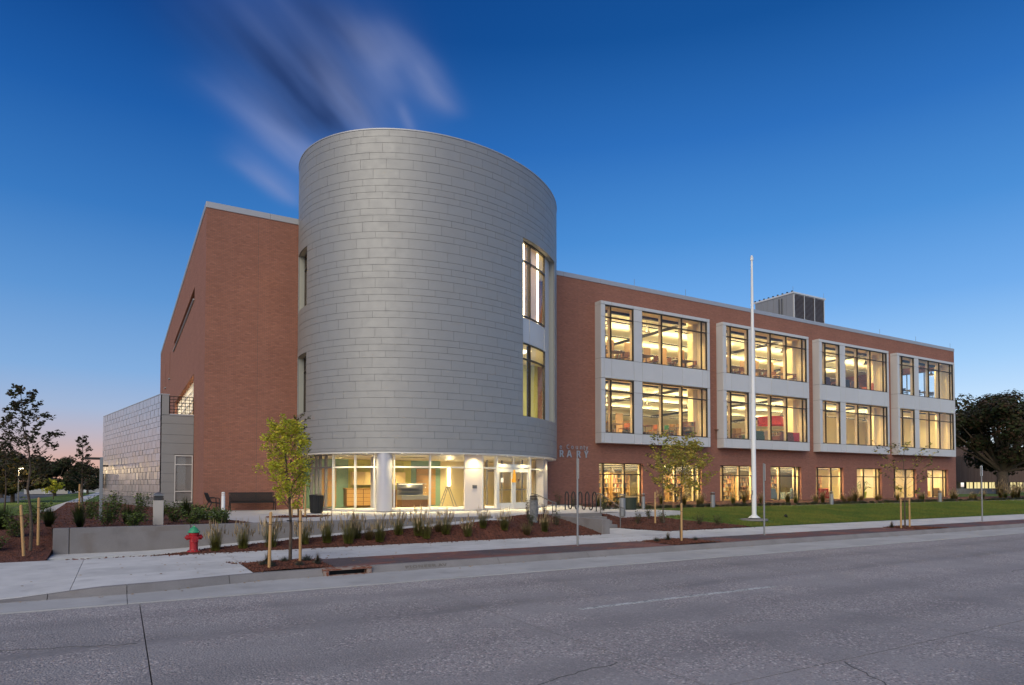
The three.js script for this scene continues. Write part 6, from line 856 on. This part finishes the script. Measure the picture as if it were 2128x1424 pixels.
{
  const geos = [clump(220, 0.86, 0.22, G1, 61, { tip: TAN, plume: 0.22, bw: 0.004, arch: 1.5, base: 0.13 }), clump(210, 0.78, 0.24, [...G1, [0.5, 0.4, 0.15]], 62, { tip: TAN, plume: 0.22, bw: 0.004, arch: 1.5, base: 0.14 }), clump(240, 0.52, 0.22, [[0.55, 0.42, 0.19], [0.45, 0.36, 0.14]], 63, { tip: TAN, bw: 0.004, arch: 1.5, base: 0.1 })];
  const xs = [2.31, 3.03, 3.79, 4.74, 5.42, 6.04, 6.38, 6.73, 7.03, 7.76, 8.39, 8.61, 9.16, 9.37, 10.12, 10.85, 11.63, 12.46, 13.41], kind = [0, 0, 1, 1, 0, 0, 1, 2, 0, 1, 0, 1, 2, 1, 1, 0, 0, 2, 0], r = rng(64), src = [];
  xs.forEach((x, i) => { const z = i < 4 ? 14.72 : 14.72 + 0.14 * (((i * 7) % 3) - 1), t = thing('ornamental_grass', `feathery ${kind[i] === 2 ? 'low tan' : kind[i] ? 'tan green' : 'green'} grass clump, ${ORD[i]} from the hydrant in the mulch bed`, 'grass clump', [x, bedY(x, z) - 0.01, z], 'grass clumps in the bed by the ramp'); t.rotation.y = r() * 6.28; t.scale.setScalar(0.85 + 0.3 * r()); mesh(t, 'blades', geos[kind[i]], leafMat); });
  // blue fescue mounds in the tree pits
  const fes = clump(150, 0.2, 0.19, [[0.2, 0.25, 0.2], [0.26, 0.3, 0.24], [0.15, 0.19, 0.15]], 65, { tip: [0.3, 0.26, 0.16], bw: 0.004, arch: 1.2 }), straw = clump(90, 0.42, 0.12, [[0.34, 0.25, 0.1], [0.2, 0.19, 0.1]], 66, { bw: 0.003, tip: [0.42, 0.3, 0.12] });
  [[2.86, 18.75, 0, 'at the left end of the first tree pit'], [2.98, 19.2, 0, 'left of the near stake in the first tree pit'], [3.42, 18.35, 0, 'left of the trunk in the first tree pit'], [3.55, 19.35, 0, 'at the front of the first tree pit'], [3.95, 18.4, 0, 'right of the trunk in the first tree pit'], [4.02, 19.15, 1, 'at the right end of the first tree pit'], [3.0, 18.55, 1, 'behind the left mound of the first tree pit'], [15.2, 18.55, 0, 'at the left end of the second tree pit'], [15.75, 18.5, 1, 'left of the stakes in the second tree pit'], [16.6, 18.9, 0, 'right of the stakes in the second tree pit'], [29.0, 18.4, 1, 'in the third tree pit']].forEach(([x, z, k, l]) => { const t = thing('fescue_tuft', `${k ? 'straw coloured' : 'blue grey'} fescue tuft ${l}`, 'grass tuft', [x, WK + 0.01, z]); t.rotation.y = x * 9; t.scale.setScalar(0.8 + 0.4 * r()); mesh(t, 'blades', k ? [fes.clone(), straw.clone()] : fes, leafMat); });
  // reed grasses along the facade
  const reed = [clump(170, 1.05, 0.34, [[0.34, 0.37, 0.09], [0.44, 0.38, 0.12]], 67, { tip: [0.36, 0.25, 0.12], plume: 0.4, bw: 0.007 }), clump(160, 0.85, 0.36, [[0.3, 0.38, 0.08], [0.38, 0.42, 0.1]], 68, { tip: [0.22, 0.2, 0.08], plume: 0.15, bw: 0.007 }), clump(170, 0.62, 0.34, [[0.42, 0.37, 0.13], [0.5, 0.38, 0.15]], 69, { tip: [0.34, 0.24, 0.12], bw: 0.007 })];
  let k = 0; for (let x = 24.2; x < 92; x += x < 73 ? 1.24 : 0.75) { const z = 2.2 + 3.6 * r(), q = x > 72 ? (r() < 0.7 ? 0 : 1) : Math.floor(r() * 3); const t = thing('reed_grass', x > 72 ? 'tawny reed grass in the hedge right of the library corner' : 'reed grass clump growing along the foot of the brick front', 'grass clump', [x + 0.5 * r(), rightY(x, z) + 0.02, x > 72 ? 3 + 4.4 * r() : z], x > 72 ? 'reed grasses right of the library' : 'reed grasses along the brick front'); t.rotation.y = r() * 6.28; t.scale.setScalar((x > 72 ? 1.25 : 0.72) + 0.4 * r()); mesh(t, 'blades', reed[q], leafMat); k++; }
  const gc = clump(120, 0.24, 0.3, [[0.16, 0.19, 0.12], [0.2, 0.22, 0.15]], 70, { bw: 0.012, arch: 1.1 }), spots = []; for (let x = 22.2; x < 75; x += 0.42) spots.push([x + 0.2 * r(), 6.9 + 0.4 * r()]); const im = new THREE.InstancedMesh(gc, leafMat, spots.length), q = new THREE.Object3D(); spots.forEach(([x, z], i) => { q.position.set(x, rightY(x, z) + 0.02, z); q.rotation.y = r() * 6.28; q.scale.setScalar(0.7 + 0.6 * r()); q.updateMatrix(); im.setMatrixAt(i, q.matrix); }); im.name = 'ground_cover'; im.userData.kind = 'stuff'; im.userData.label = 'low grey green ground cover along the top edge of the lawn'; im.castShadow = im.receiveShadow = true; scene.add(im);
}
function shrub(label, pos, h, w, cols, n, ls, seed) {
  const t = thing('shrub', label, 'shrub', pos), r = rng(seed), st = [], lv = [];
  for (let i = 0; i < 11; i++) { const a = r() * 6.28, e = [w * 0.8 * Math.cos(a) * r(), h * (0.6 + 0.4 * r()), w * 0.8 * Math.sin(a) * r()]; st.push(bar([0.03 * Math.cos(a), 0, 0.03 * Math.sin(a)], e, 0.008, 4, 0.003)); for (let k = 0; k < n / 11; k++) { const f = 0.15 + 0.9 * r(), c = cols[Math.floor(r() * cols.length)], m = 0.6 + 0.8 * r(); lv.push([e[0] * f + (r() - 0.5) * w * 0.5, Math.max(0.02, e[1] * f + (r() - 0.5) * 0.12), e[2] * f + (r() - 0.5) * w * 0.5, ls * (0.6 + 0.8 * r()), c[0] * m, c[1] * m, c[2] * m, r() - 0.5, 0.3 + r(), r() - 0.5, r() * 6.28]); } }
  mesh(t, 'stems', st, M.bark); mesh(t, 'leaves', leafMesh(lv), leafMat); return t;
}
{
  const g = [[0.11, 0.17, 0.03], [0.17, 0.22, 0.04], [0.09, 0.13, 0.03]], spiky = clump(260, 0.95, 0.4, [[0.1, 0.15, 0.04], [0.14, 0.18, 0.055], [0.08, 0.12, 0.04]], 75, { bw: 0.009 });
  const S = [[-1.2, 8.9, 0.75, 'left of the lamp post by the wing'], [-0.9, 7.0, 0.8, 'behind the lamp post by the wing'], [-0.2, 10.3, 0.95, 'at the foot of the long wing face'], [0.2, 10.9, 0.8, 'left of the square bollard'], [1.55, 10.6, 0.7, 'right of the square bollard'], [2.1, 7.4, 0.95, 'below the window of the wing'], [2.0, 11.2, 0.42, 'close behind the wall right of the square bollard'], [2.55, 9.8, 0.5, 'left of the slim pale bollard'], [2.75, 11.0, 0.36, 'at the tip of the planting bed'], [3.2, 9.7, 0.34, 'beside the plaza edge'], [-2.6, 11.6, 0.7, 'left of the dark tree at the wall end'], [-3.3, 12.6, 0.5, 'farther left on the mulch slope'], [-3.0, 10.2, 0.9, 'behind the dark tree at the wall end'], [-2.4, 8.6, 0.8, 'left of the small dark tree'], [-4.2, 11.0, 0.6, 'at the left edge on the slope'], [-3.4, 8.0, 0.7, 'by the path at the far left'], [-0.35, 11.6, 0.7, 'in front of the lamp post by the wing'], [0.5, 9.4, 0.9, 'behind the square bollard'], [1.2, 8.6, 0.8, 'by the corner of the wing'], [2.5, 8.2, 0.5, 'between the wing and the slim bollard'], [1.9, 12.3, 0.5, 'low behind the middle of the wall'], [-1.0, 12.3, 0.6, 'low behind the left end of the wall'], [0.3, 12.4, 0.45, 'low behind the wall left of the square bollard'], [-2.9, 13.2, 0.5, 'low between the dark tree and the pavement'], [-1.9, 10.0, 0.8, 'between the two dark trees'], [2.8, 12.2, 0.45, 'low behind the wall above the hydrant']];
  S.forEach(([x, z, h, l], i) => { const y = z > 6 && x < -1.7 ? leftY(x, z) : PL + 0.02; if (i % 3 === 0 || i === 5) { const t = thing('shrub', `upright spiky green plant ${l}`, 'shrub', [x, y, z]); t.rotation.y = i; t.scale.setScalar(h); mesh(t, 'blades', spiky, leafMat); } else shrub(`leafy dark green shrub ${l}`, [x, y, z], h * 1.1, 0.58, g, 620, 0.06, 400 + i); });
  const T = [[13.9, 12.6, 0.85, 'twiggy reddish shrub before the entrance doors, left one'], [14.5, 12.3, 0.95, 'twiggy reddish shrub before the entrance doors, middle one'], [15.1, 12.0, 0.7, 'twiggy reddish shrub before the entrance doors, right one'], [14.6, 13.6, 0.6, 'green shrub in the bed before the left handrail'], [13.2, 14.0, 0.5, 'green shrub left of the dark grey bollard']]; T.forEach(([x, z, h, l], i) => shrub(l, [x, bedY(x, z), z], h, 0.3, i < 3 ? [[0.10, 0.05, 0.03], [0.07, 0.07, 0.025]] : [[0.07, 0.09, 0.025], [0.10, 0.11, 0.03]], i < 3 ? 170 : 260, 0.045, 430 + i));
  const Rr = [[19.6, 12.6, 0.6, 'left'], [20.4, 13.3, 0.55, 'second'], [21.0, 11.8, 0.6, 'third'], [22.0, 13.9, 0.5, 'fourth'], [22.6, 14.4, 0.45, 'right']]; Rr.forEach(([x, z, h, w], i) => shrub(`small loose yellow green shrub in the mulch right of the steps, ${w} of five`, [x, rightBedY(x, z), z], h, 0.36, [[0.09, 0.11, 0.03], [0.13, 0.12, 0.035]], 240, 0.045, 440 + i));
  [[20.2, 9.4, 0.7, 'beside the bike rack'], [22.0, 7.2, 0.9, 'left of the dark green bin'], [23.0, 7.0, 0.8, 'behind the dark green bin'], [24.4, 7.1, 0.9, 'right of the dark green bin'], [22.3, 4.0, 0.8, 'at the foot of the brick wall behind the bike rack'], [23.2, 1.2, 0.9, 'against the white entrance pier']].forEach(([x, z, h, l], i) => shrub(`green shrub ${l}`, [x, PL - 0.06, z], h, 0.4, [[0.06, 0.09, 0.02], [0.09, 0.11, 0.03]], 300, 0.05, 460 + i));
}
// ------------------------------------------------------------------ background: big trees, neighbour, houses
function bigTree(name, label, pos, o, seed) {
  const t = thing(name, label, 'tree', pos), r = rng(seed), wood = [], lv = [], { h, w, clear, n, ls, cols, blobs = 26, r0 = 0.5 } = o, C = [];
  for (let i = 0; i < blobs; i++) { const a = r() * 6.283, f = Math.pow(r(), 0.5), y = lerp(clear, 0.95, Math.pow(r(), 0.9)), rad = w * Math.sqrt(Math.max(0.05, 1 - Math.pow((y - 0.55) / 0.52, 2))); const q = 0.72 + 0.36 * r(); C.push([rad * f * Math.cos(a) * q, y * h * (0.9 + 0.12 * r()), rad * f * Math.sin(a) * q, (0.15 + 0.17 * r()) * w]); }
  const fork = [0, h * clear * 0.75, 0]; wood.push(bar([0, -0.3, 0], fork, r0, 12, r0 * 0.75));
  for (const c of C) { const m = [c[0] * 0.45, lerp(fork[1], c[1], 0.45), c[2] * 0.45]; wood.push(bar(fork, m, r0 * 0.32, 6, r0 * 0.2), bar(m, c.slice(0, 3), r0 * 0.2, 5, r0 * 0.05)); }
  for (let i = 0; i < n; i++) { const c = C[Math.floor(r() * blobs)], a = r() * 6.283, u = r() * 2 - 1, q = c[3] * (0.45 + 0.65 * Math.pow(r(), 0.6)), s = Math.sqrt(1 - u * u), k = cols[Math.floor(r() * cols.length)], m = 0.55 + 0.8 * r(); lv.push([c[0] + q * s * Math.cos(a), c[1] + q * u * 0.75, c[2] + q * s * Math.sin(a), ls * (0.5 + r()), k[0] * m, k[1] * m, k[2] * m, s * Math.cos(a) + (r() - 0.5), u + 0.5, s * Math.sin(a) + (r() - 0.5), r() * 6.28]); }
  mesh(t, 'trunk', wood, M.bark); mesh(t, 'crown', leafMesh(lv), leafMat); return t;
}
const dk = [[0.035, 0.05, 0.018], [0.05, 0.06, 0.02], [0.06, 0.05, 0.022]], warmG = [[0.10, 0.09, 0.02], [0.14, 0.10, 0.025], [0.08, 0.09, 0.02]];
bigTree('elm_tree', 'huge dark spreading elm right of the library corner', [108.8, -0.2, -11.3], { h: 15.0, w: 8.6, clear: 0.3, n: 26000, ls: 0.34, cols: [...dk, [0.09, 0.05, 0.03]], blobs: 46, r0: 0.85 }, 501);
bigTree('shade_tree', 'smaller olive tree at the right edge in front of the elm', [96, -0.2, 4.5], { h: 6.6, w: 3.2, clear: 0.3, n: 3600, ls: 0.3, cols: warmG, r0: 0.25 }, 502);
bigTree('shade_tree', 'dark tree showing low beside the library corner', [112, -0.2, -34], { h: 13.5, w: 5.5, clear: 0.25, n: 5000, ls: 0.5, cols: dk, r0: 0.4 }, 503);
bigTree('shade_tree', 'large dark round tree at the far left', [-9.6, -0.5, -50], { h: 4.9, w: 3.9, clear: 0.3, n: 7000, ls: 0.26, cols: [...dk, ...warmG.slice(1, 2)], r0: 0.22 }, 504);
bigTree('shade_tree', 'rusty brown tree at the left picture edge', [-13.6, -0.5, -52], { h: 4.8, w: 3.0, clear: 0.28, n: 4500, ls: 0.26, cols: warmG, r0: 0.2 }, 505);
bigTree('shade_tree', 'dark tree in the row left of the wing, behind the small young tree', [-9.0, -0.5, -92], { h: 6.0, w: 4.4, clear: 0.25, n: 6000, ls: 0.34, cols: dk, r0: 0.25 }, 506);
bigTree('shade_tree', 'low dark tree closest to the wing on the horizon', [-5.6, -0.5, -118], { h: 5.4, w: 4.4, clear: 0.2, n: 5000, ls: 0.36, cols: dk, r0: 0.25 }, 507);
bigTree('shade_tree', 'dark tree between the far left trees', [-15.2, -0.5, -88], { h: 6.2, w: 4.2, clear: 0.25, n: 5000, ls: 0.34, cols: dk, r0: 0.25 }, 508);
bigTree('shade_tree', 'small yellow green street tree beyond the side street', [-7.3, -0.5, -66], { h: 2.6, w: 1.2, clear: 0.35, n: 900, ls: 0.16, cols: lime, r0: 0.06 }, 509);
{
  const nb = thing('neighbour_building', 'brown timber clad low building with a lit window band behind the elm', 'building', [135, 0, -30]); nb.userData.lift = new THREE.Vector3(-135, 0, 30);
  const br = std({ map: tex(256, [1.2, 3], (u, v) => { const k = 0.8 + 0.35 * vn(u * 12, v * 2, 12, 2, 7); return [0.13 * k, 0.075 * k, 0.055 * k]; }), roughness: 0.9 });
  for (let k = 0; k < 24; k++) mesh(nb, 'cladding_board', bx(112 + 2 * k + 0.03, 1.75, -22.1, 114 + 2 * k - 0.03, 6.0, -21.95), br); mesh(nb, 'upper_storey', bx(112, 1.75, -45, 160, 6.0, -22.11), M.seam); mesh(nb, 'roof_storey', bx(118, 6.0, -45, 160, 8.3, -27), br); mesh(nb, 'wall', bx(112, -0.2, -44, 160, 0.3, -22.4), M.wallConcrete); mesh(nb, 'wall', bx(112, 0.3, -44, 121.8, 1.74, -23), M.bronze); mesh(nb, 'garden_wall', bx(104, -0.2, -16, 121.5, 0.75, -15.6), M.wallConcrete);
  const lit = new THREE.MeshStandardMaterial({ color: 0x222222, emissive: new THREE.Color(1, 0.82, 0.36), emissiveIntensity: 0.95, roughness: 0.3 }); for (let k = 0; k < 14; k++) { const w = mesh(nb, 'window', bx(122 + 2.55 * k, 0.3, -22.6, 122.2 + 2.55 * k, 1.74, -22.3), M.bronze); mesh(w, 'lit_window_pane', bx(122.21 + 2.55 * k, 0.32, -22.5, 124.54 + 2.55 * k, 1.72, -22.45), lit); mesh(w, 'window_bar', bx(123.3 + 2.55 * k, 0.32, -22.445, 123.38 + 2.55 * k, 1.72, -22.38), M.bronze); }
  const house = (label, x, z, w, h, c) => { const t = thing('house', label, 'house', [x, -0.5, z]); mesh(t, 'wall', bx(-w / 2, 0, -3, w / 2, h, 3), std({ color: c, roughness: 0.9 })); const s = new THREE.Shape([[-w / 2 - 0.3, 0], [w / 2 + 0.3, 0], [0, h * 0.55]].map((p) => new THREE.Vector2(...p))); mesh(t, 'roof', new THREE.ExtrudeGeometry(s, { depth: 6.6, bevelEnabled: false }).translate(0, h, -3.3), std({ color: [0.1, 0.085, 0.08], roughness: 0.9 })); for (const q of [-0.26, 0.22]) mesh(t, 'window', bx(q * w - 0.5, 0.9, 2.99, q * w + 0.5, 2.0, 3.05), M.bronze); mesh(t, 'door', bx(-0.35, 0, 2.99, 0.45, 1.9, 3.04), M.white); };
  house('small pale house far down the side street', -12.5, -125, 7, 2.2, [0.5, 0.48, 0.46]); house('small grey house beyond the trees left of the wing', -7.0, -150, 7, 2.1, [0.35, 0.34, 0.34]);
  const sl = thing('street_lamp', 'far lit street lamp among the trees at the left', 'street lamp', [-8.6, -0.5, -45]); mesh(sl, 'post', cyl(0, 0, 0, 3.4, 0.06, 0.045, 10), M.steel); mesh(sl, 'arm', bar([0, 3.35, 0], [0.25, 3.42, 0.3], 0.03), M.steel); mesh(sl, 'lamp_head', rbx(0.12, 3.37, 0.2, 0.4, 3.44, 0.5, 0.02), M.lampWarm); const pl = new THREE.PointLight(new THREE.Color(1, 0.75, 0.4), 25); pl.name = 'street_lamp'; pl.position.set(-8.34, 2.8, -44.65); scene.add(pl);
}
renderer.render(scene, camera);
